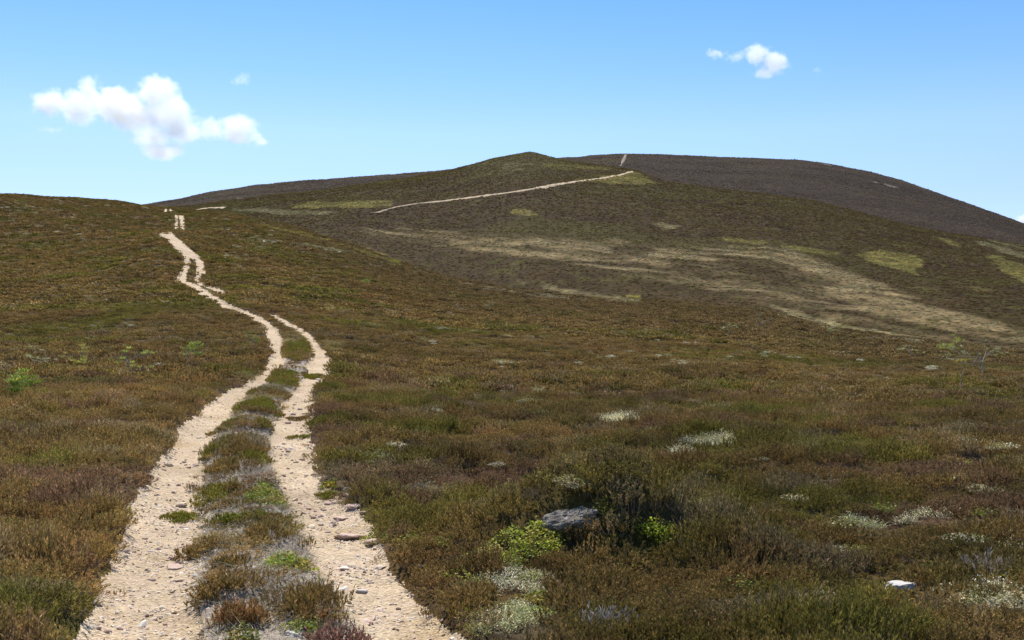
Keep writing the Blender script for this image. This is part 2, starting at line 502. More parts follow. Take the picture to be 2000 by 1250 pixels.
# ------------------------------------------------------------------ colours of the heath
BROWN = np.array([0.272, 0.179, 0.064]); RUST = np.array([0.300, 0.165, 0.068]); OLIVE = np.array([0.215, 0.182, 0.036])
GREEN = np.array([0.165, 0.165, 0.030]); GREYB = np.array([0.330, 0.255, 0.165]); MAROON = np.array([0.240, 0.130, 0.100])
STRAW = np.array([0.400, 0.310, 0.160]); DKGRN = np.array([0.095, 0.092, 0.024])
def lerp(a, b, t): return a + (b - a) * t[..., None]
def heath_colour(x, y, px, py, r):
    s = np.clip(r / 14, 1, 14)
    fr_ = sstep(22, 70, r)
    n1 = fbm(x / 1.7, y / 1.7, 101, 4) * (1 - fr_) + 1.15 * fbm(x / 5.5, y / 6.5, 103, 4) * fr_; n2 = fbm(x / 0.55, y / 0.55, 111, 3); n3 = fbm(x / 7, y / 9, 121, 3); n4 = fbm(x / 1.1, y / 1.1, 131, 3) * (1 - fr_) + fbm(x / 4.5, y / 5, 133, 3) * fr_
    c = np.broadcast_to(BROWN, x.shape + (3,)).copy()
    right = sstep(600, 1100, px) * sstep(60, 20, r)
    c = lerp(c, RUST, sstep(0.05, 0.6, n4) * 0.6)
    c = lerp(c, OLIVE, np.clip(sstep(-0.15 , 0.45, n1 + 0.35 * n3 - 0.15 + 0.05 * right) * 0.9, 0, 1))
    c = lerp(c, GREEN, sstep(0.25, 0.75, n1 * 0.7 + n2 * 0.5) * 0.7)
    c = lerp(c, MAROON, sstep(0.25, 0.7, fbm(x / 1.4, y / 1.4, 141, 3)) * 0.75 * sstep(90, 15, r))
    c = lerp(c, GREYB, sstep(0.42, 0.8, fbm(x / 0.8, y / 0.8, 151, 3)) * 0.75)
    c = lerp(c, STRAW, sstep(0.62, 0.95, fbm(x / 1.9, y / 1.3, 161, 3)) * 0.5)
    c = lerp(c, DKGRN, sstep(0.58, 0.85, fbm(x / 1.3, y / 1.3, 171, 3)) * 0.6)
    c = lerp(c, np.array([0.238, 0.166, 0.064]), np.full(x.shape, 0.24))
    c = c * (1 - 0.16 * fr_ * sstep(90, 260, r))[..., None] * (1 + 0.22 * fbm(x / 3.1, y / 3.1, 181, 3))[..., None]
    ed = np.interp(px, [p[0] for p in EDGE], [p[1] for p in EDGE])
    c = lerp(c, np.array([0.205, 0.140, 0.066]), sstep(95, 5, py - ed) * sstep(420, 700, px) * sstep(45, 75, r) * 0.8)
    dark_right = sstep(500, 1250, px) * sstep(48, 14, r)          # heather toned darker on the right of the track
    young = sstep(700, 300, px) * sstep(45, 12, r)  # nearby heather toned lighter on the left of the track
    return c * (1 - 0.06 * dark_right + 0.28 * young)[..., None]

def poly_mask(px, py, pts, soft=4.0):
    """soft inside test for a simple polygon given in the photograph's pixels"""
    p = np.array(pts, float)
    inside = np.zeros(px.shape, bool); dmin = np.full(px.shape, 1e9)
    for i in range(len(p)):
        x0, y0 = p[i]; x1, y1 = p[(i + 1) % len(p)]
        if y0 != y1:
            cond = ((y0 > py) != (y1 > py)) & (px < (x1 - x0) * (py - y0) / (y1 - y0) + x0)
            inside ^= cond
        dx, dy = x1 - x0, y1 - y0
        t = np.clip(((px - x0) * dx + (py - y0) * dy) / (dx * dx + dy * dy + 1e-9), 0, 1)
        dmin = np.minimum(dmin, np.hypot((px - x0 - t * dx), (py - y0 - t * dy) * 2.0))
    d = np.where(inside, dmin, -dmin)
    return sstep(-soft, soft, d)

# ------------------------------------------------------------------ the moor (near ground) and the track
def polar_grid(az, rr):
    A, RRg = np.meshgrid(az, rr, indexing='ij')
    return RRg * np.sin(A), RRg * np.cos(A)
def grid_faces(na, nr, wrap=False):
    i, j = np.meshgrid(np.arange(na if wrap else na - 1), np.arange(nr - 1), indexing='ij')
    i2 = (i + 1) % na
    return np.stack([i * nr + j, i * nr + j + 1, i2 * nr + j + 1, i2 * nr + j], -1).reshape(-1, 4)

deg = np.concatenate([np.arange(-180, -36, 4.0), np.arange(-36, -23.5, 0.16), np.arange(-23.5, -0.5, 0.065), np.arange(-0.5, 36, 0.16), np.arange(36, 180, 4.0)])
az1 = np.radians(deg)
rr1 = np.concatenate([np.exp(np.linspace(math.log(0.8), math.log(5.5), 40))[:-1], np.exp(np.linspace(math.log(5.5), math.log(640), 590))])
X, Y = polar_grid(az1, rr1)
Z, INS, MED, PX, PY, RD = H1(X, Y, True)
tint = heath_colour(X, Y, PX, PY, RD)
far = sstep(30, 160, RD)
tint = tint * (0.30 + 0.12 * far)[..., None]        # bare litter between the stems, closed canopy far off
LITTER = np.array([0.29, 0.245, 0.20])
medn = MED & (RD < 45)
tint = np.where(medn[..., None], LITTER * (0.75 + 0.4 * vnoise(X * 6, Y * 6, 5))[..., None], tint)
# pale lichen and grass strips running along the shoulder of the moor
def strip(px, py, pts, w, seed, x, y):
    p = np.array(pts, float)
    yy = np.interp(px, p[:, 0], p[:, 1], left=-999, right=-999)
    ww = w * (0.35 + 0.65 * np.clip((px - p[0, 0]) / (p[-1, 0] - p[0, 0]), 0, 1)) * (0.6 + 0.8 * vnoise(px / 30, py / 30, seed))
    return sstep(ww, ww * 0.3, np.abs(py - yy)) * sstep(-0.5, 0.2, fbm(x / 3, y / 3, seed + 3, 3))
m = strip(PX, PY, [(505, 468), (580, 480), (680, 495), (780, 524)], 3.2, 9, X, Y) * (RD > 60)
tint = lerp(tint, np.array([0.26, 0.25, 0.19]), m)
m = strip(PX, PY, [(500, 438), (560, 452), (640, 470)], 2.5, 19, X, Y) * (RD > 60)
tint = lerp(tint, np.array([0.16, 0.15, 0.05]), m * 0.6)
V = np.stack([X, Y, Z], -1).reshape(-1, 3)
Fc = grid_faces(len(az1), len(rr1), True)
insv = INS.reshape(-1)
on = insv[Fc].mean(1) > 0.0
def sub(Vx, Fx, at):
    u, inv = np.unique(Fx, return_inverse=True)
    return Vx[u], inv.reshape(Fx.shape), {k_: v[u] for k_, v in at.items()}
v_, f_, a_ = sub(V, Fc[~on], {"tint": tint.reshape(-1, 3)})
tag(build("moor_ground", v_, f_, M_moor, None, a_, smooth=True), kind="structure")
v_, f_, a_ = sub(V, Fc[on], {})
tag(build("track", v_, f_, M_sand, None, None, smooth=True), kind="structure")

# ------------------------------------------------------------------ hillside beyond and far hill
def sector(az, r_lo, r_hi, nr):
    t = np.linspace(0, 1, nr)
    lo = np.interp(az, AG, r_lo)[:, None]; hi = np.interp(az, AG, r_hi)[:, None]
    r = lo + (hi - lo) * t[None, :]
    A = az[:, None] + 0 * r
    return r * np.sin(A), r * np.cos(A)

az2 = np.radians(np.arange(-34, 34.01, 0.075))
X2, Y2 = sector(az2, RB2 * 0.86, RR2 * 1.22, 420)
Z2 = H2(X2, Y2)
PX2, PY2 = project(X2, Y2, Z2)
HS = np.array([0.049, 0.0335, 0.0150])
n_a = fbm(X2 / 60, Y2 / 60, 301, 4); n_b = fbm(X2 / 9, Y2 / 9, 311, 3); n_c = fbm(X2 / 25, Y2 / 18, 321, 3)
c2 = np.broadcast_to(HS, X2.shape + (3,)).copy()
c2 = lerp(c2, np.array([0.055, 0.0445, 0.0160]), sstep(-0.1, 0.7, n_a))
c2 = lerp(c2, np.array([0.036, 0.0220, 0.0130]), sstep(0.0, 0.7, n_c) * 0.7)
PALE = np.array([0.195, 0.153, 0.088]); PGRN = np.array([0.165, 0.142, 0.046]); GRYG = np.array([0.20, 0.175, 0.100]); PURP = np.array([0.056, 0.0385, 0.0190])
jx = PX2 + 9 * fbm(X2 / 14, Y2 / 14, 331, 3); jy = PY2 + 3.5 * fbm(X2 / 14, Y2 / 14, 341, 3)
knoll = sstep(150, 30, np.hypot(PX2 - 1020, (PY2 - 318) * 3.2))
c2 = lerp(c2, np.array([0.062, 0.050, 0.021]), knoll * 0.8)
c2 = lerp(c2, np.array([0.12, 0.105, 0.055]), knoll * sstep(0.25, 0.7, n_b) * 0.8)
# purple-brown slope below the pale band
c2 = lerp(c2, PURP, poly_mask(jx, jy, [(650, 440), (800, 470), (1000, 502), (1200, 545), (1350, 563), (1520, 603), (1700, 650), (2050, 700), (2050, 740), (600, 740)], 14) * 0.85)
band = poly_mask(jx, jy, [(690, 444), (780, 446), (900, 457), (1050, 466), (1180, 468), (1270, 476), (1400, 482), (1540, 486), (1630, 524), (1720, 556),
        (1820, 594), (1920, 626), (2050, 662), (2050, 700), (1950, 684), (1800, 655), (1650, 622), (1540, 600), (1480, 588), (1350, 556), (1200, 533), (1100, 512), (1000, 498), (900, 487), (800, 468)], 16)
A2p, R2p = polar(X2, Y2); q2 = np.log(R2p / np.interp(A2p, AG, RB2))
stk = 1.25 * fbm(A2p * 10, q2 * 44, 351, 4) + 0.7 * fbm(A2p * 45, q2 * 90, 355, 3)      # streaks that run along the valley side
c2 = lerp(c2, PALE, band * np.clip(0.52 + 0.28 * sstep(1350, 1850, PX2) + 0.85 * stk, 0.06, 1.0))
c2 = lerp(c2, np.array([0.30, 0.245, 0.15]), band * sstep(0.55, 0.95, stk) * 0.5)
for poly, s, amt in [([(1190, 482), (1230, 477), (1275, 484), (1290, 494), (1240, 500), (1200, 496)], 8, 0.9),
                     ([(1380, 497), (1450, 503), (1540, 522), (1640, 556), (1600, 562), (1500, 545), (1420, 520)], 12, 0.75),
                     ([(1570, 498), (1680, 515), (1800, 548), (1900, 590), (2050, 640), (2050, 605), (1900, 560), (1750, 520)], 12, 0.55),
                     ([(1480, 578), (1600, 600), (1750, 640), (1900, 668), (2050, 690), (2050, 682), (1850, 648), (1650, 604)], 9, 0.8)]:
    c2 = lerp(c2, HS * 0.85, poly_mask(jx, jy, poly, s) * amt)
PATCH = [(PGRN, [(565, 403), (600, 396), (690, 392), (766, 391), (766, 403), (720, 405), (610, 407)]),
         (GRYG * 0.8, [(450, 409), (520, 407), (600, 412), (655, 415), (640, 421), (560, 419), (480, 413)]),
         (PGRN, [(1125, 351), (1190, 344), (1240, 337), (1288, 358), (1240, 361), (1170, 355)]),
         (PGRN, [(993, 416), (1008, 408), (1030, 409), (1060, 421), (1000, 419)]),
         (GRYG, [(1270, 437), (1300, 434), (1340, 441), (1312, 447)]),
         (PGRN, [(1405, 464), (1440, 466), (1500, 473), (1490, 477), (1420, 472)]),
         (PGRN, [(1520, 479), (1560, 481), (1640, 493), (1632, 499), (1560, 492)]),
         (PGRN, [(1670, 500), (1715, 488), (1765, 493), (1800, 506), (1803, 520), (1780, 526), (1800, 541), (1740, 524), (1700, 513)]),
         (PGRN, [(1812, 461), (1842, 466), (1882, 479), (1868, 481)]),
         (GRYG * 0.8, [(1893, 468), (1920, 472), (2050, 505), (2050, 520), (1950, 491)]),
         (PGRN, [(1925, 500), (1950, 503), (2050, 535), (2050, 580), (1970, 537), (1940, 513)]),
         (GRYG * 0.8, [(1930, 468), (2050, 493), (2050, 500), (1935, 472)]),
         (PGRN * 1.1, [(640, 470), (680, 477), (740, 492), (790, 516), (740, 506), (690, 490)]),
         (PALE * 1.2, [(1180, 467), (1195, 465), (1225, 473), (1205, 477)]),
         (GRYG, [(1000, 546), (1060, 556), (1150, 572), (1240, 586), (1200, 588), (1100, 572)]),
         (GRYG * 1.2, [(1490, 592), (1560, 610), (1650, 632), (1800, 661), (1790, 665), (1640, 642), (1540, 616)])]
for col, poly in PATCH:
    mk = poly_mask(PX2 + 9 * fbm(X2 / 11, Y2 / 11, 361, 4), PY2 + 3.0 * fbm(X2 / 11, Y2 / 11, 371, 4), poly, 2.0) * (0.55 + 0.45 * sstep(-0.35, 0.1, fbm(X2 / 5, Y2 / 5, 375, 3)))
    c2 = lerp(c2, col, mk * np.clip(0.95 + 0.35 * n_b, 0.4, 1))
ylw = poly_mask(jx, jy, [(1050, 320), (1110, 322), (1190, 330), (1190, 334), (1120, 330)], 5)
c2 = lerp(c2, PGRN, ylw * 0.7)
fl2 = sstep(0.6, 0.75, fbm(X2 / 4.0, Y2 / 4.0, 381, 3))
c2 = lerp(c2, np.array([0.085, 0.078, 0.026]), fl2 * 0.6)
tag(build("hillside", np.stack([X2, Y2, Z2], -1).reshape(-1, 3), grid_faces(*X2.shape), M_hillside, None, {"tint": c2.reshape(-1, 3)}, smooth=True), kind="structure")

az3 = np.radians(np.arange(-39, 39.01, 0.11))
X3, Y3 = sector(az3, RR2 * 0.99, RR3 * 1.3, 260)
Z3 = H3(X3, Y3)
PX3, PY3 = project(X3, Y3, Z3)
c3 = np.broadcast_to(np.array([0.039, 0.0285, 0.0215]), X3.shape + (3,)).copy()
c3 = lerp(c3, np.array([0.035, 0.0265, 0.0225]), sstep(-0.2, 0.6, fbm(X3 / 90, Y3 / 90, 401, 4)))
j3x = PX3 + 6 * fbm(X3 / 20, Y3 / 20, 405, 3); j3y = PY3 + 2.5 * fbm(X3 / 20, Y3 / 20, 407, 3)
c3 = lerp(c3, np.array([0.054, 0.045, 0.024]), poly_mask(j3x, j3y, [(1390, 311), (1430, 314), (1490, 327), (1500, 333), (1440, 325)], 8) * 0.6)
c3 = lerp(c3, np.array([0.054, 0.044, 0.026]), poly_mask(j3x, j3y, [(1140, 312), (1190, 306), (1215, 310), (1200, 330), (1150, 326)], 14) * 0.55)
for px_, py_, w_ in [(1710, 356, 5), (1738, 363, 8), (1730, 360, 4), (1615, 321, 9), (470, 388, 8), (1748, 365, 5), (455, 391, 4)]:
    c3 = lerp(c3, np.array([0.20, 0.17, 0.14]), sstep(1.3, 0.6, np.hypot((PX3 - px_) / w_, (PY3 - py_ - (PX3 - px_) * 0.25) / 1.6)) * 0.8)
tag(build("hill", np.stack([X3, Y3, Z3], -1).reshape(-1, 3), grid_faces(*X3.shape), M_hill, None, {"tint": c3.reshape(-1, 3)}, smooth=True), kind="structure")

# low country all round, out to the horizon
azp = np.radians(np.arange(-180, 180, 4.0)); rp = np.array([200, 500, 1000, 2000, 4000, 8000, 16000, 32000.0])
Xp, Yp = polar_grid(azp, rp)
Zp = -38.0 - 0.006 * np.hypot(Xp, Yp) + 3 * fbm(Xp / 900, Yp / 900, 5, 3)
cp = np.broadcast_to(np.array([0.05, 0.042, 0.025]), Xp.shape + (3,))
tag(build("lowland_ground", np.stack([Xp, Yp, Zp], -1).reshape(-1, 3), grid_faces(len(azp), len(rp), True), M_hill, None, {"tint": cp.reshape(-1, 3)}, smooth=True), kind="structure")

# the track where it climbs the hillside and the far hill
def ribbon(name, pts, fn, r0, r1, width, lift, mat):
    P = []
    p = np.array(pts, float)
    t = np.concatenate([[0], np.cumsum(np.hypot(*np.diff(p, axis=0).T))])
    tt = np.arange(0, t[-1], 2.0)
    for qx, qy in zip(np.interp(tt, t, p[:, 0]), np.interp(tt, t, p[:, 1])):
        P.append(hit(qx, qy, fn, r0, r1, 2500)[:3])
    P = np.array(P)
    kk = np.ones(7) / 7
    if len(P) > 12:
        for c_ in range(2):
            P[:, c_] = np.convolve(np.pad(P[:, c_], 3, mode='edge'), kk, 'valid')
    d = np.gradient(P[:, :2], axis=0); d /= np.linalg.norm(d, axis=1)[:, None] + 1e-9
    nrm = np.stack([-d[:, 1], d[:, 0]], 1)
    offs = np.linspace(-0.5, 0.5, 5)
    V_ = []
    for i in range(len(P)):
        w = width * min(1.0, 0.35 + 0.65 * i / (0.35 * len(P))) * (0.35 + 1.3 * vnoise(np.array(i * 0.33), np.array(0.5), 3))
        for o_ in offs:
            xy = P[i, :2] + nrm[i] * o_ * w
            V_.append((xy[0], xy[1], 0))
    V_ = np.array(V_)
    V_[:, 2] = fn(V_[:, 0], V_[:, 1]) + lift - 0.25 * np.tile(np.abs(offs) > 0.4, len(P))
    return tag(build(name, V_, grid_faces(len(P), 5), mat, None, None, smooth=True), kind="structure")
ribbon("track", [(378, 412), (400, 408), (425, 406.5), (445, 407)], H2, 440, 760, 3.0, 0.5, M_sand)
ribbon("track", [(722, 417), (738, 416), (752, 411), (775, 405), (810, 399), (870, 393), (930, 385), (980, 379), (1040, 370), (1085, 361.5), (1130, 354.5), (1180, 348), (1215, 341.5), (1228, 336.5), (1238, 334.5)], H2, 380, 1000, 2.1, 0.3, M_sand)
ribbon("track", [(1211, 327), (1215, 319), (1219, 310), (1222, 302), (1224, 299)], H3, 880, 1800, 3.6, 0.5, M_grit)

# ------------------------------------------------------------------ plant pieces
def blades(rg, n, h, spread, w, lean, curl=0.3, seg=3, hv=0.35):
    """n upright tapering sprigs in a tuft; returns vertices, quads, along, vary"""
    ang = rg.uniform(0, 2 * np.pi, n); rad = spread * np.sqrt(rg.uniform(0, 1, n))
    bx, by = rad * np.cos(ang) * 0.55, rad * np.sin(ang) * 0.55
    la = ang + rg.normal(0, 0.7, n); ln = lean * (0.3 + rad / max(spread, 1e-6)) * rg.uniform(0.5, 1.4, n)
    hh = h * rg.uniform(1 - hv, 1 + hv * 0.6, n) * (1 - 0.35 * (rad / max(spread, 1e-6)) ** 2)
    fa = rg.uniform(0, np.pi, n)
    wx, wy = np.cos(fa), np.sin(fa)
    ts = np.linspace(0, 1, seg + 1)
    prof_ = np.interp(ts, [0, 0.35, 0.75, 1.0], [0.5, 0.9, 1.0, 0.18])
    V_ = np.zeros((n, seg + 1, 2, 3))
    for k_, t in enumerate(ts):
        hx = bx + np.cos(la) * ln * hh * (t + curl * t * t); hy = by + np.sin(la) * ln * hh * (t + curl * t * t)
        hz = hh * t * np.sqrt(np.clip(1 - (ln * 0.5 * t) ** 2, 0.2, 1)) - 0.01
        ww = w * prof_[k_] * 0.5 * rg.uniform(0.75, 1.3, n)
        V_[:, k_, 0] = np.stack([hx - wx * ww, hy - wy * ww, hz], 1)
        V_[:, k_, 1] = np.stack([hx + wx * ww, hy + wy * ww, hz], 1)
    nv = (seg + 1) * 2
    base = (np.arange(n) * nv)[:, None]
    Fq = np.concatenate([base + np.array([[2 * k_, 2 * k_ + 1, 2 * k_ + 3, 2 * k_ + 2]]) for k_ in range(seg)], 0)
    al = np.tile(np.repeat(ts, 2), n); va = np.repeat(rg.uniform(0, 1, n), nv)
    return V_.reshape(-1, 3), Fq, al, va

def heath(rg, n, h, spread, sl, sw, per, lean=0.32):
    """a heather tuft: woody stems carrying short upright leafy sprigs"""
    ang = rg.uniform(0, 2 * np.pi, n); rad = spread * np.sqrt(rg.uniform(0, 1, n))
    bs = np.stack([rad * np.cos(ang) * 0.75, rad * np.sin(ang) * 0.75, np.full(n, -0.01)], 1)
    hh = h * rg.uniform(0.55, 1.1, n) * (1 - 0.35 * (rad / max(spread, 1e-6)) ** 2)
    dr = np.stack([np.cos(ang) * lean * rad / spread, np.sin(ang) * lean * rad / spread, np.ones(n)], 1) + rg.normal(0, 0.14, (n, 3)) * (1, 1, 0)
    dr /= np.linalg.norm(dr, axis=1)[:, None]
    V_, Fq, al, va = [], [], [], []
    # stems
    fa = rg.uniform(0, np.pi, n); wv = np.stack([np.cos(fa), np.sin(fa), np.zeros(n)], 1) * sw * 0.25
    tp = bs + dr * hh[:, None]
    V_.append(np.stack([bs - wv, bs + wv, tp + wv * 0.5, tp - wv * 0.5], 1).reshape(-1, 3))
    al.append(np.tile([0, 0, 0.5, 0.5], n)); va.append(np.repeat(rg.uniform(0.2, 0.7, n), 4))
    # sprigs
    m_ = n * per; k_ = np.repeat(np.arange(n), per)
    t = rg.uniform(0.35, 1.0, m_) ** 0.8
    p = bs[k_] + dr[k_] * (hh[k_] * t)[:, None]
    d = dr[k_] + rg.normal(0, 0.42, (m_, 3)) * (1, 1, 0.3); d /= np.linalg.norm(d, axis=1)[:, None]
    e = np.cross(d, rg.normal(0, 1, (m_, 3))); e /= np.linalg.norm(e, axis=1)[:, None]
    L_ = (sl * rg.uniform(0.6, 1.3, m_))[:, None]; W_ = (sw * rg.uniform(0.7, 1.3, m_))[:, None] * 0.5
    V_.append(np.stack([p, p + d * L_ * 0.5 + e * W_, p + d * L_, p + d * L_ * 0.5 - e * W_], 1).reshape(-1, 3))
    al.append(np.tile([0.4, 0.8, 1.0, 0.8], m_)); va.append(np.repeat(rg.uniform(0, 1, m_), 4))
    V_ = np.concatenate(V_)
    return V_, np.arange(len(V_)).reshape(-1, 4), np.concatenate(al), np.concatenate(va)

def leaves(rg, n, spread, h, size):
    """n small oval leaves on a low dome"""
    ang = rg.uniform(0, 2 * np.pi, n); rad = spread * np.sqrt(rg.uniform(0, 1, n))
    zc = h * (1 - 0.6 * (rad / spread) ** 2) * rg.uniform(0.35, 1.05, n)
    c = np.stack([rad * np.cos(ang), rad * np.sin(ang), zc], 1)
    d = rg.normal(0, 1, (n, 3)); d[:, 2] = np.abs(d[:, 2]) * 0.5; d /= np.linalg.norm(d, axis=1)[:, None]
    e = np.cross(d, rg.normal(0, 1, (n, 3))); e /= np.linalg.norm(e, axis=1)[:, None]
    s = size * rg.uniform(0.7, 1.3, n)[:, None]
    V_ = np.stack([c - d * s * 0.6, c + e * s * 0.34, c + d * s * 0.6, c - e * s * 0.34], 1).reshape(-1, 3)
    Fq = np.arange(n * 4).reshape(n, 4)
    return V_, Fq, np.ones(n * 4), np.repeat(rg.uniform(0, 1, n), 4)

def merge(parts):
    Vs, Fs, As, Rs, o_ = [], [], [], [], 0
    for v, f, a, q in parts:
        Vs.append(v); Fs.append(f + o_); As.append(a); Rs.append(q); o_ += len(v)
    return np.concatenate(Vs), np.concatenate(Fs), np.concatenate(As), np.concatenate(Rs)

def proto(name, part, mat):
    v, f, a, q = part
    return build(name, v, f, mat, None, {"along": a, "vary": q}, link=False)

rp_ = np.random.default_rng(11)
P_HEATH = [proto("heather_tuft", heath(rp_, 38, 0.22, 0.17, 0.031, 0.0072, 15), M_heath_i) for _ in range(3)] \
        + [proto("heather_tuft", heath(rp_, 34, 0.18, 0.20, 0.030, 0.0075, 15, 0.5), M_heath_i) for _ in range(2)]
P_HMID = [proto("heather_bush", heath(rp_, 28, 0.20, 0.22, 0.055, 0.016, 11, 0.45), M_heath_i) for _ in range(3)]
P_HFAR = [proto("heather_mass", heath(rp_, 18, 0.17, 0.28, 0.11, 0.042, 7, 0.6), M_heath_i) for _ in range(3)]
P_LICH = [proto("lichen_tuft", merge([leaves(rp_, 150, 0.11, 0.06, 0.013), blades(rp_, 25, 0.05, 0.10, 0.006, 1.0, seg=2)]), M_lich_i) for _ in range(2)]
P_LEAF = [proto("leafy_sprig", merge([leaves(rp_, 46, 0.10, 0.10, 0.017), blades(rp_, 8, 0.09, 0.08, 0.004, 0.6, seg=2)]), M_leaf_i) for _ in range(2)]

def gn_scatter(name, pts, rot, scl, tints, idx, protos):
    me = bpy.data.meshes.new(name)
    n = len(pts)
    me.vertices.add(n); me.vertices.foreach_set("co", np.asarray(pts, np.float32).ravel())
    for k_, v, ty, fld in (("rot", rot, 'FLOAT_VECTOR', "vector"), ("scl", scl, 'FLOAT_VECTOR', "vector"), ("tint", tints, 'FLOAT_COLOR', "color")):
        at = me.attributes.new(k_, ty, 'POINT')
        v = np.asarray(v, np.float32)
        if ty == 'FLOAT_COLOR': v = np.concatenate([v, np.ones((n, 1), np.float32)], 1)
        at.data.foreach_set(fld, v.ravel())
    at = me.attributes.new("idx", 'INT', 'POINT'); at.data.foreach_set("value", np.asarray(idx, np.int32))
    o = bpy.data.objects.new(name, me); COL.objects.link(o)
    ng = bpy.data.node_groups.new(name + "_scatter", 'GeometryNodeTree')
    ng.interface.new_socket("Geometry", in_out='INPUT', socket_type='NodeSocketGeometry')
    ng.interface.new_socket("Geometry", in_out='OUTPUT', socket_type='NodeSocketGeometry')
    gi = ng.nodes.new("NodeGroupInput"); go = ng.nodes.new("NodeGroupOutput"); jn = ng.nodes.new("GeometryNodeJoinGeometry")
    def named(nm, ty):
        q = ng.nodes.new("GeometryNodeInputNamedAttribute"); q.data_type = ty; q.inputs[0].default_value = nm
        return [s for s in q.outputs if s.enabled and s.name == "Attribute"][0]
    ro = named("rot", 'FLOAT_VECTOR'); sc = named("scl", 'FLOAT_VECTOR'); ix = named("idx", 'INT')
    for k_, p in enumerate(protos):
        oi = ng.nodes.new("GeometryNodeObjectInfo"); oi.inputs["Object"].default_value = p; oi.inputs["As Instance"].default_value = True
        cm = ng.nodes.new("FunctionNodeCompare"); cm.data_type = 'INT'; cm.operation = 'EQUAL'
        ins_ = [s for s in cm.inputs if s.enabled and s.type == 'INT']
        ng.links.new(ix, ins_[0]); ins_[1].default_value = k_
        ip = ng.nodes.new("GeometryNodeInstanceOnPoints")
        ng.links.new(gi.outputs[0], ip.inputs["Points"]); ng.links.new(cm.outputs[0], ip.inputs["Selection"])
        ng.links.new(oi.outputs["Geometry"], ip.inputs["Instance"])
        ng.links.new(ro, ip.inputs["Rotation"]); ng.links.new(sc, ip.inputs["Scale"])
        ng.links.new(ip.outputs[0], jn.inputs[0])
    ng.links.new(jn.outputs[0], go.inputs[0])
    md = o.modifiers.new("scatter", 'NODES'); md.node_group = ng
    return o

# ------------------------------------------------------------------ heather over the moor
def ring_points(r0, r1, dens, rg, amax=31.0):
    area = R(2 * amax) * (r1 * r1 - r0 * r0) / 2
    n = int(area * dens)
    r = np.sqrt(rg.uniform(r0 * r0, r1 * r1, n)); a = rg.uniform(-R(amax), R(amax), n)
    return r * np.sin(a), r * np.cos(a)

# places where something else grows or lies: (px, py, radius in m)
CLEAR = []
def add_clear(px, py, rad): CLEAR.append((px, py, rad))

# lichen patches, bilberry, rocks are laid out first so that heather leaves room for them
LICHEN = [
          (1985, 1070, 0.36, 0.28, "cream lichen patch cut by the right edge of the photo"),
          (1950, 1176, 0.44, 0.24, "broad cream lichen patch low at the right behind green sprigs"),
          (1800, 1014, 0.42, 0.10, "long white lichen streak in heather above the white rock"),
          (1685, 1030, 0.30, 0.12, "dull cream lichen patch with green sprigs left of the long lichen streak"),
          (1215, 824, 0.65, 0.35, "scattered white lichen patch in heather right of centre"),
          (1385, 868, 0.50, 0.25, "white lichen patch beside a dark hollow in the heather"),
          (1335, 890, 0.22, 0.10, "small bright white lichen patch below the dark hollow"),
          (738, 906, 0.32, 0.14, "yellow green lichen patch near the right rut"),
          (985, 712, 0.55, 0.30, "white lichen patch around dark bare peat in mid moor"),
          (1060, 768, 0.45, 0.2, "thin white lichen patch uphill of the scattered lichen"),
          (990, 658, 0.4, 0.2, "tiny white lichen patch high on the middle of the moor")]
for px_, py_, w_, d_, _l in LICHEN: add_clear(px_, py_ + (16 if py_ > 1000 else 5), max(w_ * 0.85, d_ * 1.2))
for c_ in [(955, 1195, 0.14), (1010, 1190, 0.28), (1062, 1182, 0.20), (990, 1240, 0.24), (1035, 1222, 0.20), (1060, 1245, 0.16), (945, 1146, 0.12), (1000, 1148, 0.30), (1060, 1140, 0.24), (985, 1205, 0.27), (1015, 1236, 0.22), (1105, 1012, 0.22), (1140, 1008, 0.14), (1040, 1062, 0.42), (1285, 1048, 0.24), (1757, 1163, 0.26), (720, 1050, 0.15), (640, 945, 0.25), (680, 955, 0.15)]:
    add_clear(*c_)
CL = []
for px_, py_, rad in CLEAR:
    x_, y_, z_, r_ = hit(px_, py_)
    CL.append((x_, y_, rad))
CL = np.array(CL)

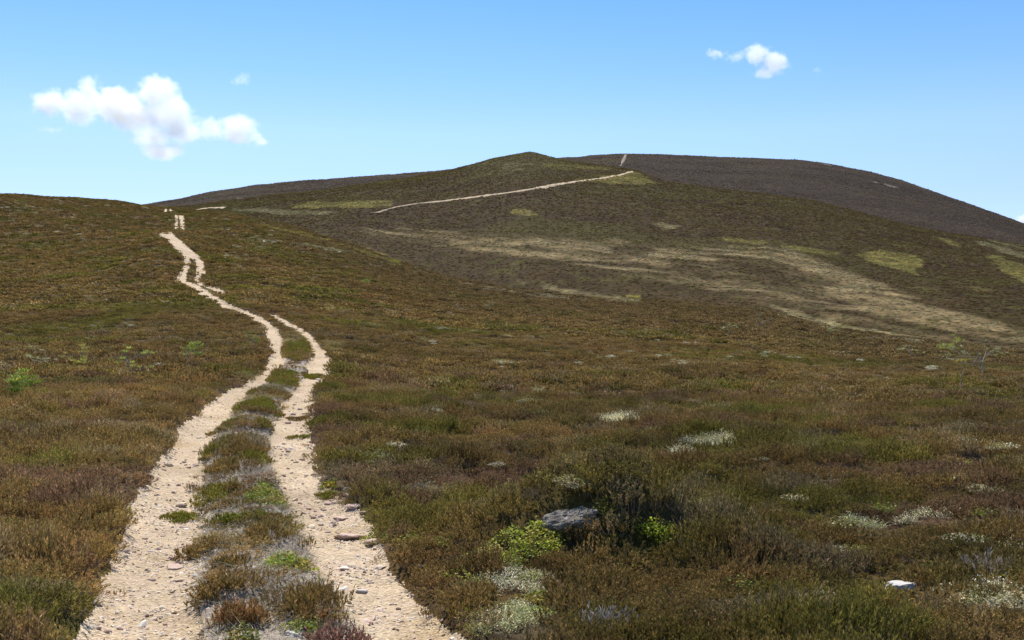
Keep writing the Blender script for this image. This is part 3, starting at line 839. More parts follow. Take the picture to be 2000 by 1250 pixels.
STRIPS = [([(505, 468), (580, 480), (680, 495), (780, 524)], 3.6, 9, np.array([0.44, 0.38, 0.24])), ([(500, 438), (560, 452), (640, 470)], 3.0, 19, np.array([0.42, 0.36, 0.11])), ([(860, 549), (1000, 573), (1120, 585), (1250, 592)], 3.2, 29, np.array([0.46, 0.39, 0.25])), ([(640, 474), (700, 492), (780, 516)], 4.0, 39, np.array([0.36, 0.33, 0.10])), ([(1490, 612), (1650, 654), (1800, 672)], 2.5, 49, np.array([0.46, 0.40, 0.26]))]
def heather_pts(r0, r1, dens, rg, sc, jit, nprot, off):
    x, y = ring_points(r0, r1, dens, rg)
    z, ins, med, px, py, r = H1(x, y, True)
    rc = np.interp(np.arctan2(x, y), AG, RC)
    edge = 0.02 + 0.07 * sc
    gapn = fbm(x / 0.7, y / 0.7, 511, 3)
    keep = ((ins < -edge) | ((ins < 0.16) & (ins > -edge) & (r < 30) & (fbm(x * 1.6, y * 1.6, 521, 3) > 0.42) & (rg.uniform(0, 1, len(x)) < 0.5)))
    keep &= ((gapn > -0.72) | (ins > -0.6)) & ~(med & (r < 38) & ((fbm(x / 0.45, y / 0.45, 531, 3) < -0.12) | (rg.uniform(0, 1, len(x)) < 0.25))) & (r < rc * 1.06) & (py < 1420)
    keep &= ~(med & (r >= 38) & (rg.uniform(0, 1, len(x)) < 0.25))
    for cx_, cy_, cr in CL:
        if r0 - 2 < math.hypot(cx_, cy_) < r1 + 2:
            keep &= np.hypot(x - cx_, y - cy_) > cr * (0.8 + 0.4 * rg.uniform(0, 1, len(x)))
    x, y, z, px, py, r, ins, med = (t[keep] for t in (x, y, z, px, py, r, ins, med))
    n = len(x)
    col = heath_colour(x, y, px, py, r) * rg.uniform(0.7, 1.35, n)[:, None]
    if r0 >= 75:
        for pts_, w_, sd_, cc_ in STRIPS:
            col = lerp(col, cc_, strip(px, py, pts_, w_, sd_, x, y) * 0.85)
    hgt = sc * rg.uniform(0.75, 1.25, n) * (0.85 + 0.5 * np.clip(fbm(x / 0.95, y / 0.95, 501, 3), -0.9, 1)) * np.where(med, 0.5, 1) * np.where(ins > -edge, 0.45, 1) * (1 - 0.35 * sstep(25, 60, r))
    near = sstep(-0.45, -0.08, ins); hgt = hgt * (1 - 0.25 * near)
    wd = sc * rg.uniform(0.85, 1.25, n) * np.where(ins > -edge, 0.5, 1)
    rot = np.stack([rg.normal(0, 0.12, n), rg.normal(0, 0.12, n), rg.uniform(0, 6.283, n)], 1)
    s_ = np.stack([wd, wd, hgt], 1)
    return np.stack([x, y, z], 1), rot, s_, col, off + rg.integers(0, nprot, n)
rh = np.random.default_rng(23)
sets = [heather_pts(4.8, 13, 46, rh, 1.0, 0, 5, 0), heather_pts(13, 30, 24, rh, 1.15, 0, 5, 0),
        heather_pts(30, 75, 8.5, rh, 1.35, 0, 3, 5), heather_pts(75, 160, 3.2, rh, 1.55, 0, 3, 8), heather_pts(160, 430, 1.0, rh, 2.1, 0, 3, 8)]
cat_ = [np.concatenate([s[i] for s in sets]) for i in range(5)]
print("heather instances", len(cat_[0]))
tag(gn_scatter("heather", *cat_, P_HEATH + P_HMID + P_HFAR), kind="stuff")

# tussocks that roughen the hillside beyond
def slope_pts(n, rg):
    a = rg.uniform(-R(27), R(27), n); t = rg.uniform(0.0, 1, n) ** 0.9
    lo = np.interp(a, AG, RB2) * 1.02; hi = np.interp(a, AG, RR2) * 0.985
    r = lo + (hi - lo) * t
    x, y = r * np.sin(a), r * np.cos(a); z = H2(x, y)
    ia = np.clip(np.round((a - az2[0]) / (az2[1] - az2[0])).astype(int), 0, len(az2) - 1)
    l2 = np.interp(a, AG, RB2 * 0.86); h2 = np.interp(a, AG, RR2 * 1.22)
    ir = np.clip(np.round((r - l2) / (h2 - l2) * 419).astype(int), 0, 419)
    col = 0.50 * (1 - np.exp(-8.5 * c2[ia, ir])) * rg.uniform(0.65, 1.35, n)[:, None] * np.array([1.02, 1.0, 0.92])
    y2 = rg.uniform(0, 1, n) < 0.07
    col[y2] = col[y2] * 0.4 + np.array([0.24, 0.23, 0.08])
    s = rg.uniform(0.55, 1.25, n) * (0.7 + r / 450)
    return np.stack([x, y, z - 0.05], 1), np.stack([rg.normal(0, .1, n), rg.normal(0, .1, n), rg.uniform(0, 6.28, n)], 1), np.stack([s, s, s * 0.8], 1), col, rg.integers(0, 3, n)
tag(gn_scatter("hillside_heather", *slope_pts(130000, rh), P_HFAR), kind="stuff")

def hill_pts(n, rg):
    a = rg.uniform(-R(28), R(28), n); t = rg.uniform(0.0, 1, n)
    lo = np.interp(a, AG, RR2) * 1.0; hi = np.interp(a, AG, RR3) * 1.0
    r = lo + (hi - lo) * t; x, y = r * np.sin(a), r * np.cos(a)
    nn = fbm(x / 60, y / 60, 421, 4)
    col = np.array([0.20, 0.150, 0.115]) * (1 + 0.35 * nn)[:, None] * rg.uniform(0.7, 1.5, n)[:, None]
    col = lerp(col, np.array([0.30, 0.25, 0.13]), sstep(0.35, 0.9, fbm(x / 110, y / 50, 431, 4)) * 0.6)
    s = rg.uniform(2.5, 4.5, n)
    return np.stack([x, y, H3(x, y) - 0.1], 1), np.stack([rg.normal(0, .1, n), rg.normal(0, .1, n), rg.uniform(0, 6.28, n)], 1), np.stack([s, s, s * 0.6], 1), col, rg.integers(0, 3, n)
tag(gn_scatter("far_hill_heather", *hill_pts(60000, rh), P_HFAR), kind="stuff")

# small white lichen flecks all over the moor, and stray green sprigs
def flecks(n, boxes, rg, size, cols):
    out = []
    for (x0, y0, x1, y1, m_) in boxes:
        for _ in range(m_):
            cx_, cy_ = rg.uniform(x0, x1), rg.uniform(y0, y1)
            for _k in range(rg.integers(1, 5)):
                out.append((cx_ + rg.normal(0, 9), cy_ + rg.normal(0, 2.2)))
    P, Rr, Sc, Cc = [], [], [], []
    for px_, py_ in out:
        x_, y_, z_, r_ = hit(px_, py_, H1, 6, 430, 1600)
        dd = track_d(np.array([x_]), np.array([y_]))
        if dd[0][0] > -0.15: continue
        s = size * rg.uniform(0.35, 1.1) * (1 + r_ / 60)
        P.append((x_, y_, z_ + 0.10 * min(1, r_ / 15))); Rr.append((0, 0, rg.uniform(0, 6.28))); Sc.append((s * 1.3, s, s * 0.9)); Cc.append(np.array(cols[rg.integers(0, len(cols))]) * rg.uniform(0.8, 1.1))
    return np.array(P), np.array(Rr), np.array(Sc), np.array(Cc), rg.integers(0, 2, len(P))
rf = np.random.default_rng(5)
WH = [(0.70, 0.64, 0.46), (0.50, 0.46, 0.32), (0.72, 0.67, 0.52), (0.40, 0.37, 0.16), (0.44, 0.36, 0.22)]
fl_ = flecks(0, [(860, 640, 1260, 800, 16), (700, 600, 1000, 700, 6), (440, 480, 520, 530, 12), (0, 388, 330, 470, 45), (360, 425, 600, 480, 14), (1280, 640, 1560, 720, 16), (1560, 680, 1980, 780, 6),
                 (0, 560, 330, 760, 9), (1500, 1000, 1990, 1240, 10), (700, 800, 1300, 980, 9), (1300, 780, 1990, 1000, 12)], rf, 1.1, WH)
tag(gn_scatter("lichen", *fl_, P_LICH), kind="stuff")
GR = [(0.24, 0.26, 0.04), (0.18, 0.22, 0.04), (0.30, 0.26, 0.05)]
fg_ = flecks(0, [(0, 1000, 120, 1200, 8), (760, 1000, 1000, 1150, 10), (700, 840, 1300, 960, 6), (1400, 900, 1990, 1240, 12), (0, 840, 280, 960, 6), (640, 620, 900, 700, 8), (1280, 640, 1560, 760, 8), (0, 390, 320, 470, 40), (380, 430, 700, 520, 30)], rf, 0.9, GR)
tag(gn_scatter("leafy_undergrowth", *fg_, P_LEAF), kind="stuff")

# ------------------------------------------------------------------ plants one can point at
def placed(parts):
    return merge(parts)
def clump_obj(name, cx_, cy_, w, d, h, kind, cols, rg, label, cat, group):
    """a clump with its own footprint w x d (m) and height h"""
    parts, tn = [], []
    area = math.pi * w * d / 4
    n = max(12, int(min(area, 2.5) * {"heather": 90, "leaf": 210, "grass": 60, "lichen": 110, "moss": 150, "dead": 50}[kind]))
    for i in range(n):
        a_ = rg.uniform(0, 6.283); q = math.sqrt(rg.uniform(0, 1))
        u_, v_ = q * math.cos(a_) * w / 2, q * math.sin(a_) * d / 2
        az_ = math.atan2(cx_, cy_); ox, oy = u_ * math.cos(az_) + v_ * math.sin(az_), -u_ * math.sin(az_) + v_ * math.cos(az_)
        q *= 1 + 0.25 * math.sin(3 * a_ + cx_ * 7) 
        hs = h * (1 - 0.45 * q * q) * rg.uniform(0.8, 1.15)
        if kind == "heather": p = heath(rg, 15, hs, 0.095, 0.032, 0.0078, 12)
        elif kind == "dead": p = heath(rg, 12, hs, 0.11, 0.045, 0.0045, 7, 0.6)
        elif kind == "leaf": p = merge([leaves(rg, 34, 0.085, hs, 0.021), blades(rg, 4, hs * 0.9, 0.06, 0.004, 0.6, seg=2)])
        elif kind == "grass": p = blades(rg, 30, hs, 0.09, 0.005, 0.9, curl=0.8)
        elif kind == "moss": p = blades(rg, 26, hs, 0.08, 0.010, 0.5, seg=2)
        else: p = merge([leaves(rg, 85, 0.095, hs, 0.0115), blades(rg, 10, hs, 0.08, 0.006, 1.0, seg=2)])
        v = p[0].copy(); v[:, 0] += ox; v[:, 1] += oy
        gz = float(H1(np.array([cx_ + ox]), np.array([cy_ + oy]))[0]) - Z0
        v[:, 2] += gz
        parts.append((v, p[1], p[2], p[3]))
        # patches of colour inside the clump
        t = np.clip(0.5 + 0.9 * fbm(np.array([(cx_ + ox) * 2.6]), np.array([(cy_ + oy) * 2.6]), 601, 3)[0], 0, 1)
        k_ = min(int(t * len(cols)), len(cols) - 1)
        tn.append(np.tile(np.array(cols[k_]) * rg.uniform(0.75, 1.25), (len(v), 1)))
    v, f, a, q = merge(parts)
    mat = {"heather": M_heath_g, "dead": M_heath_g, "leaf": M_leaf_g, "grass": M_heath_g, "moss": M_leaf_g, "lichen": M_lich_g}[kind]
    o = build(name, v, f, mat, None, {"along": a, "vary": q, "tint": np.concatenate(tn)})
    o.location = (cx_, cy_, Z0)
    return tag(o, label, cat, group)

def place_clump(name, x0, y0, x1, y1, h, kind, cols, rg, label, cat, group):
    """footprint from the box the clump fills in the photograph"""
    global Z0
    xm = (x0 + x1) / 2
    bx_, by_, bz_, br = hit(xm, y1 - 2)
    hp = h * 0.75 * F / br
    tx, ty, tz, tr = hit(xm, min(y0 + hp, y1 - 4))
    w = (x1 - x0) * (br + tr) / 2 / F
    w = max(w - 0.06, w * 0.75)
    d = max(math.hypot(tx - bx_, ty - by_) - 0.04, 0.16)
    cx_, cy_ = (bx_ + tx) / 2, (by_ + ty) / 2
    Z0 = float(H1(np.array([cx_]), np.array([cy_]))[0])
    return clump_obj(name, cx_, cy_, w, d, h, kind, cols, rg, label, cat, group)

rc_ = np.random.default_rng(31)
c_br = [BROWN, OLIVE * 1.1, BROWN * 1.1]; c_rd = [MAROON * 1.2, RUST * 1.1, BROWN]; c_ol = [OLIVE * 1.2, GREEN * 1.3, BROWN]; c_gb = [BROWN, GREYB * 0.9, OLIVE]
c_lime = [(0.32, 0.36, 0.035), (0.24, 0.30, 0.03), (0.36, 0.30, 0.06)]; c_bil = [(0.26, 0.26, 0.04), (0.19, 0.22, 0.035), (0.30, 0.24, 0.06)]
GM = "heather clumps on the strip between the wheel ruts"
MED_CLUMPS = [
    ("heather_clump", 415, 1172, 512, 1230, 0.20, "heather", c_rd, "dark maroon heather clump nearest the camera at the left edge of the median", "heather", GM),
    ("heather_clump", 374, 1112, 500, 1178, 0.16, "heather", c_br, "wide brown heather clump with a dark underside on the left edge of the median", "heather", GM),
    ("heather_clump", 345, 1050, 433, 1099, 0.15, "heather", c_br, "small brown heather clump jutting left into the left rut", "heather", GM),
    ("heather_clump", 414, 1084, 482, 1113, 0.08, "heather", c_ol, "low olive heather tuft in grey litter beside a small brown clump", "heather", GM),
    ("bilberry_clump", 518, 1074, 616, 1116, 0.12, "leaf", c_lime, "bright lime bilberry clump on the right edge of the median below the big brown heather", "bilberry", None),
    ("heather_clump", 485, 1015, 606, 1072, 0.20, "heather", c_br, "large brown heather clump right above the lime bilberry", "heather", GM),
    ("heather_clump", 411, 992, 566, 1028, 0.12, "heather", c_ol, "long low olive heather clump across the median below the green bilberry", "heather", GM),
    ("bilberry_clump", 477, 928, 556, 994, 0.13, "leaf", c_bil, "tall green bilberry clump at the right side of the median", "bilberry", None),
    ("heather_clump", 381, 932, 474, 986, 0.18, "heather", c_ol, "olive heather clump with brown left side next to the green bilberry", "heather", GM),
    ("heather_clump", 387, 978, 463, 1003, 0.08, "heather", c_gb, "low thin heather strip under the olive clump with brown left side", "heather", GM),
    ("heather_clump", 318, 996, 386, 1028, 0.06, "heather", c_ol, "sparse sprawling heather reaching into the left rut", "heather", GM),
    ("heather_clump", 400, 888, 474, 936, 0.18, "heather", c_br, "rounded brown heather clump beside pale litter halfway up the near median", "heather", GM),
    ("heather_clump", 462, 868, 532, 914, 0.15, "heather", c_br, "brown heather clump touching the right rut above the green bilberry", "heather", GM),
    ("heather_clump", 392, 833, 523, 895, 0.24, "heather", c_gb, "largest greyish brown heather mound of the median at its widest part", "heather", GM),
    ("heather_clump", 409, 819, 484, 843, 0.10, "heather", c_ol, "low green heather strip behind the greyish brown mound", "heather", GM),
    ("heather_clump", 488, 812, 533, 846, 0.16, "heather", c_gb, "purplish brown heather clump on the right edge behind the greyish mound", "heather", GM),
    ("heather_clump", 457, 770, 552, 814, 0.2, "heather", c_ol, "green and brown heather clump where the median narrows", "heather", GM),
    ("heather_clump", 482, 746, 565, 777, 0.2, "heather", c_gb, "dull brown heather clump just below the green one at the bend", "heather", GM),
    ("heather_clump", 522, 712, 582, 758, 0.22, "heather", c_ol, "dark green heather clump at the bend of the track", "heather", GM),
    ("heather_clump", 550, 650, 612, 711, 0.26, "heather", c_ol, "long heather island between the ruts above the bend", "heather", GM),
    ("grass_tuft", 552, 641, 598, 680, 0.24, "grass", [STRAW, STRAW * 0.8, OLIVE], "straw coloured grass tuft on the heather island above the bend", "grass tuft", None),
    ("heather_clump", 556, 1112, 684, 1224, 0.26, "heather", c_rd, "big reddish brown heather clump leaning over the right rut near the bottom", "heather", GM),
    ("bilberry_clump", 557, 1206, 636, 1237, 0.09, "leaf", c_bil, "low yellowish green bilberry clump at the foot of the big reddish heather", "bilberry", None),
    ("heather_clump", 598, 1222, 722, 1275, 0.22, "heather", c_rd, "red brown heather clump cut by the bottom edge beside the right rut", "heather", GM),
    ("bilberry_clump", 436, 1218, 518, 1275, 0.16, "leaf", [(0.17, 0.17, 0.03), (0.22, 0.18, 0.04), (0.13, 0.15, 0.03)], "olive yellow bilberry clump cut by the bottom edge of the photo", "bilberry", None),
    ("heather_clump", 617, 956, 655, 981, 0.09, "heather", c_ol, "small olive heather tuft growing in the right rut beside the grey stone", "heather", None),
    ("moss_cushion", 616, 929, 673, 963, 0.06, "moss", [(0.30, 0.28, 0.04), (0.24, 0.25, 0.04), (0.36, 0.27, 0.05)], "yellow green moss cushion at the right edge of the right rut", "moss", None),
    ("heather_clump", 588, 728, 640, 744, 0.10, "heather", c_ol, "low heather strip crossing the right rut at the bend", "heather", None),
    ("heather_clump", 560, 850, 606, 864, 0.06, "heather", c_ol, "thin olive heather tuft in the middle of the right rut", "heather", None),
    ("heather_clump", 556, 812, 612, 826, 0.06, "heather", c_gb, "thin brown heather strip across the stony right rut", "heather", None),
    ("bilberry_clump", 712, 1020, 800, 1062, 0.07, "leaf", c_bil, "low green bilberry fringe behind the pink slabs", "bilberry", None),
    ("bilberry_clump", 930, 1008, 1115, 1106, 0.17, "leaf", [(0.42, 0.41, 0.07), (0.32, 0.35, 0.05), (0.48, 0.40, 0.12)], "large glossy green bilberry bush covering the left side of the mound", "bilberry", None),  # leaf tints brightened to stand in for sunlight on the bush's front
    ("bilberry_clump", 1225, 1005, 1335, 1072, 0.20, "leaf", c_lime, "bright green bilberry clump with reddish tips right of the mound", "bilberry", None),
    ("bilberry_clump", 1165, 976, 1215, 996, 0.08, "leaf", c_lime, "small yellow green bilberry fringe on top of the mound behind the boulder", "bilberry", None),
    ("heather_clump", 1090, 990, 1250, 1075, 0.22, "heather", c_br, "tall brown heather clump on the front of the mound right of the bilberry", "heather", None),
    ("lichen_patch", 892, 1092, 1092, 1172, 0.12, "lichen", [(0.70, 0.64, 0.45), (0.60, 0.55, 0.34), (0.30, 0.31, 0.08), (0.72, 0.66, 0.50)], "large pale lichen patch at the left foot of the green bilberry mound", "lichen", "pale lichen patches in the heather"),
    ("lichen_patch", 912, 1160, 1080, 1256, 0.11, "lichen", [(0.32, 0.34, 0.08), (0.66, 0.60, 0.42), (0.24, 0.27, 0.06), (0.50, 0.48, 0.26)], "mixed green and white lichen patch below the mound beside the right rut", "lichen", "pale lichen patches in the heather"),
    ("heather_clump", 872, 1146, 950, 1222, 0.17, "heather", c_br, "brown heather clump between the mixed lichen and the right rut", "heather", None),
    ("bilberry_clump", 985, 1150, 1085, 1186, 0.07, "leaf", c_bil, "low green bilberry fringe between the two lichen patches below the mound", "bilberry", None),
    ("heather_clump", 905, 1124, 965, 1182, 0.16, "heather", c_ol, "dark olive heather clump between the two lichen patches at the mound foot", "heather", None),
    ("dead_heather", 1130, 1178, 1235, 1245, 0.20, "dead", [(0.42, 0.38, 0.36), (0.34, 0.30, 0.29)], "silver grey dead heather at the bottom right of the mound", "dead heather", "dead grey heather plants"),
    ("dead_heather", 1865, 1088, 1950, 1142, 0.24, "dead", [(0.36, 0.30, 0.28), (0.30, 0.25, 0.23)], "grey twiggy dead heather behind the white rock at the right", "dead heather", "dead grey heather plants"),
    ("dead_heather", 802, 944, 836, 970, 0.16, "dead", [(0.36, 0.34, 0.34), (0.30, 0.28, 0.28)], "small grey dead heather in the moor right of the grey stone", "dead heather", "dead grey heather plants"),
    ("dead_heather", 1433, 1000, 1470, 1030, 0.22, "dead", [(0.45, 0.42, 0.40), (0.36, 0.33, 0.31)], "pale upright dead heather right of the green bilberry beyond the mound", "dead heather", "dead grey heather plants"),
    ("dead_heather", 1340, 918, 1400, 952, 0.22, "dead", [(0.36, 0.34, 0.31), (0.25, 0.24, 0.2)], "grey dead heather in the dark hollow right of centre", "dead heather", "dead grey heather plants"),
    ("grass_tuft", 635, 660, 668, 690, 0.28, "grass", [STRAW * 1.1, (0.2, 0.2, 0.06)], "pale straw grass tuft right of the right rut above the bend", "grass tuft", None),
    ("grass_tuft", 460, 720, 498, 742, 0.22, "grass", [STRAW * 0.9, (0.2, 0.2, 0.06)], "straw grass tuft on the left bank before the bend", "grass tuft", None),
]
Z0 = 0.0
for it in MED_CLUMPS:
    place_clump(*it[:8], rc_, *it[8:])
for px_, py_, w_, d_, lab in LICHEN:
    x_, y_, z_, r_ = hit(px_, py_)
    Z0 = z_
    cols = [(0.26, 0.30, 0.06), (0.5, 0.52, 0.28)] if "yellow green" in lab else ([(0.30, 0.33, 0.12), (0.60, 0.58, 0.48), (0.22, 0.27, 0.06)] if "mixed" in lab else [(0.74, 0.68, 0.48), (0.68, 0.62, 0.40), (0.42, 0.40, 0.18), (0.76, 0.70, 0.54)])
    o = clump_obj("lichen_patch", x_, y_, w_ * 1.7, d_ * 3.0, 0.14 if r_ < 14 else 0.22, "lichen", cols, rc_, lab, "lichen", "pale lichen patches in the heather")

# ------------------------------------------------------------------ stones
def stone_mesh(name, sx, sy, sz, mat, seed, sub=2, flat=0.0):
    bm = bmesh.new()
    bmesh.ops.create_icosphere(bm, subdivisions=sub, radius=1.0)
    rg = np.random.default_rng(seed)
    dirs = rg.normal(0, 1, (7, 3)); dirs /= np.linalg.norm(dirs, axis=1)[:, None]
    cut = rg.uniform(0.55, 0.9, 7)
    for v in bm.verts:
        p = np.array(v.co)
        for d_, c_ in zip(dirs, cut):
            t = p @ d_
            if t > c_: p = p - d_ * (t - c_)
        p = p * (1 + 0.06 * rg.normal())
        if flat and p[2] > flat: p[2] = flat + (p[2] - flat) * 0.15
        v.co = (p[0] * sx, p[1] * sy, p[2] * sz)
    me = bpy.data.meshes.new(name); bm.to_mesh(me); bm.free()
    me.materials.append(mat)
    o = bpy.data.objects.new(name, me); COL.objects.link(o)
    return o
def stone(px, py, wpx, hpx, mat, label, seed, group="loose stones on the track", name="stone", sub=2, flat=0.0, depth=0.8, sink=0.35, cat="stone"):
    x_, y_, z_, r_ = hit(px, py)
    w = wpx * r_ / F / 2; h = hpx * r_ / F / 2
    o = stone_mesh(name, w, w * depth, max(h, w * 0.3), mat, seed, sub, flat)
    o.location = (x_, y_, z_ + max(h, w * 0.3) * (1 - 2 * sink))
    o.rotation_euler = (random.uniform(-.15, .15), random.uniform(-.15, .15), random.uniform(-0.5, .5))
    return tag(o, label, cat, group)
SPEC = [(680, 962, 21, 17, M_st_grey, "pointed blue grey stone beside the yellow moss cushion"),
        (677, 968, 18, 8, M_st_pink, "pale pink stone directly under the pointed grey stone"),
        (683, 1052, 62, 22, M_st_pink, "left one of two large pink slabs across the right rut"),
        (735, 1061, 46, 20, M_st_pink, "right one of two large pink slabs across the right rut"),
        (667, 1014, 32, 10, M_st_pink, "broad flat pink stone uphill of the two slabs"),
        (710, 1003, 16, 8, M_st_pink, "rounded pink stone at the heather edge right of the right rut"),
        (613, 1012, 14, 6, M_st_brown, "dark brown stone with shaded front in the right rut"),
        (674, 1114, 22, 6, M_st_brown, "flat brown stone in the right rut below the two slabs"),
        (712, 1119, 10, 7, M_st_brown, "small round brown stone in the right rut"),
        (818, 1109, 15, 11, M_st_white, "white stone at the heather edge right of the right rut"),
        (353, 990, 24, 9, M_st_brown, "red brown flat stone in the left rut beside the sprawling heather"),
        (390, 1060, 22, 9, M_st_white, "white stone at the left edge of the median"),
        (385, 1125, 22, 8, M_st_white, "white slab fragment left of the wide brown heather clump"),
        (338, 1093, 20, 11, M_st_pink, "rounded pinkish stone next to the small clump in the left rut"),
        (340, 1110, 40, 7, M_st_pink, "long flat pink stone in the left rut below the rounded one"),
        (287, 1204, 9, 7, M_st_brown, "dark round pebble alone in the lower left rut"),
        (345, 1163, 14, 6, M_st_pink, "small pink stone at the right side of the lower left rut"),
        (358, 1031, 16, 7, M_st_pink, "reddish pink stone in the middle of the left rut"),
        (706, 1156, 26, 9, M_st_white, "pale flat stone in the right rut beside the big reddish heather"),
        (577, 1240, 42, 16, M_st_white, "white broken stones on the median at the bottom edge"),
        (622, 742, 12, 5, M_st_white, "pale stone on the right rut at the bend"),
        (692, 990, 34, 9, M_st_pink, "pink stone slab under the heather edge uphill of the rounded pink stone"),
        (640, 985, 20, 8, M_st_pink, "pink stone beside the small olive tuft in the right rut")]
for i, s in enumerate(SPEC):
    big = s[2] > 30
    stone(*s, 100 + i, sub=3 if big else 2, flat=0.45 if big else 0.0, depth=0.9)
# stones that nothing tells apart
rs = np.random.default_rng(77)
def rut_pixel(rg, edges, y0, y1):
    yy = rg.uniform(y0, y1); e = np.array(edges[::-1], float)
    return np.interp(yy, e[:, 0], e[:, 1]) + rg.uniform(0.12, 0.92) * (np.interp(yy, e[:, 0], e[:, 2]) - np.interp(yy, e[:, 0], e[:, 1])), yy
for i in range(46):
    rt_, nm = ((RUT_R, "right"), (RUT_L, "left"))[0 if i < 28 else 1]
    px_, py_ = rut_pixel(rs, rt_, 790 if nm == "right" else 860, 1080 if i < 20 else 1235)
    w_ = rs.uniform(7, 15)
    stone(px_, py_, w_, w_ * rs.uniform(0.4, 0.6), (M_st_pink, M_st_pink, M_st_brown, M_st_white)[rs.integers(0, 4)] if False else M_st_pink,
          f"small pinkish stone among gravel in the {nm} wheel rut", 300 + i, group=f"small pinkish stones in the {nm} rut")
x_, y_, z_, r_ = hit(1116, 1016)
bm = bmesh.new(); bmesh.ops.create_icosphere(bm, subdivisions=5, radius=1.0)
co = np.array([v.co[:] for v in bm.verts])
nz = 1 + 0.22 * fbm(co[:, 0] * 1.6 + 5, co[:, 1] * 1.6 + co[:, 2], 811, 4) + 0.05 * fbm(co[:, 0] * 7, co[:, 1] * 7 + co[:, 2] * 5, 815, 3)
for v, k_ in zip(bm.verts, nz):
    v.co = (v.co.x * 0.235 * k_, v.co.y * 0.20 * k_, v.co.z * 0.085 * k_ + 0.055 * v.co.x)
me = bpy.data.meshes.new("boulder"); bm.to_mesh(me); bm.free(); me.materials.append(M_st_peat)
o = bpy.data.objects.new("boulder", me); COL.objects.link(o); o.location = (x_, y_, z_ + 0.0); o.rotation_euler = (0.15, 0.0, 0.15)
tag(o, "low dark grey gritty boulder on top of the mound", "boulder")
stone(1757, 1158, 60, 42, M_st_white, "white rock showing through heather at the lower right", 902, None, "rock", 4, 0.5, 0.6, 0.30, "rock")
stone(982, 722, 22, 12, M_st_grey, "small grey rock in the bare peat spot in mid moor", 903, None, "rock", 2, 0.0, 0.8, 0.4, "rock")

# gravel strewn on the ruts
def pebble(seed):
    bm = bmesh.new(); bmesh.ops.create_icosphere(bm, subdivisions=1, radius=1.0)
    rg = np.random.default_rng(seed)
    for v in bm.verts: v.co = v.co * (1 + 0.22 * rg.normal())
    me = bpy.data.meshes.new("pebble"); bm.to_mesh(me); bm.free(); me.materials.append(M_peb)
    return bpy.data.objects.new("pebble", me)
m, nt, b = new_mat("pebble_stone")
nt.links.new(N(nt, "ShaderNodeAttribute", attribute_name="tint", attribute_type='INSTANCER').outputs[0], b.inputs["Base Color"])
M_peb = m
P_PEB = [pebble(s) for s in (1, 2, 3)]
rg_ = np.random.default_rng(61)
def gravel(r0, r1, dens, s0, s1):
    x, y = ring_points(r0, r1, dens, rg_, 24)
    z, ins, med, px, py, r = H1(x, y, True)
    cl = fbm(x * 1.3, y * 1.3, 701, 3)
    keep = (((ins > -0.02) & (cl + rg_.uniform(-0.6, 0.9, len(x)) > 0.1)) | (med & (rg_.uniform(0, 1, len(x)) < 0.25))) & (py < 1330)
    x, y, z, med = x[keep], y[keep], z[keep], med[keep]
    n = len(x)
    s = s0 + (s1 - s0) * rg_.uniform(0, 1, n) ** 4
    pal = np.array([(0.66, 0.54, 0.41), (0.64, 0.48, 0.38), (0.72, 0.65, 0.56), (0.52, 0.40, 0.31), (0.66, 0.55, 0.40)])
    c = pal[rg_.integers(0, 5, n)] * rg_.uniform(0.8, 1.15, n)[:, None]
    return np.stack([x, y, z + s * 0.05], 1), rg_.uniform(0, 6.28, (n, 3)) * np.array([0.1, 0.1, 1]), np.stack([s * rg_.uniform(0.8, 1.5, n), s, s * 0.42], 1), c, rg_.integers(0, 3, n)
g_ = [gravel(5.6, 13, 800, 0.003, 0.017), gravel(13, 32, 100, 0.005, 0.026), gravel(32, 80, 8, 0.012, 0.04), gravel(7.5, 20, 26, 0.012, 0.055), gravel(5.6, 14, 60, 0.012, 0.026)]
g_ = [np.concatenate([q[i] for q in g_]) for i in range(5)]
print("gravel", len(g_[0]))
tag(gn_scatter("gravel", *g_, P_PEB), kind="stuff")

# dry twigs and litter on the median
P_TWIG = [proto("twig", blades(rp_, 9, 0.05, 0.08, 0.005, 2.6, seg=2), M_heath_i) for _ in range(2)]
x, y = ring_points(5.6, 30, 330, rg_, 22)
z, ins, med, px, py, r = H1(x, y, True)
kp = med & (py < 1330) & (ins < 0.02); x, y, z = x[kp], y[kp], z[kp]; n = len(x)
lt = np.array([0.44, 0.375, 0.31]) * rg_.uniform(0.6, 1.35, n)[:, None]
tag(gn_scatter("heather_litter", np.stack([x, y, z], 1), np.stack([rg_.normal(0, .3, n), rg_.normal(0, .3, n), rg_.uniform(0, 6.28, n)], 1),
    np.repeat(rg_.uniform(0.6, 1.2, n)[:, None], 3, 1), lt, rg_.integers(0, 2, n), P_TWIG), kind="stuff")

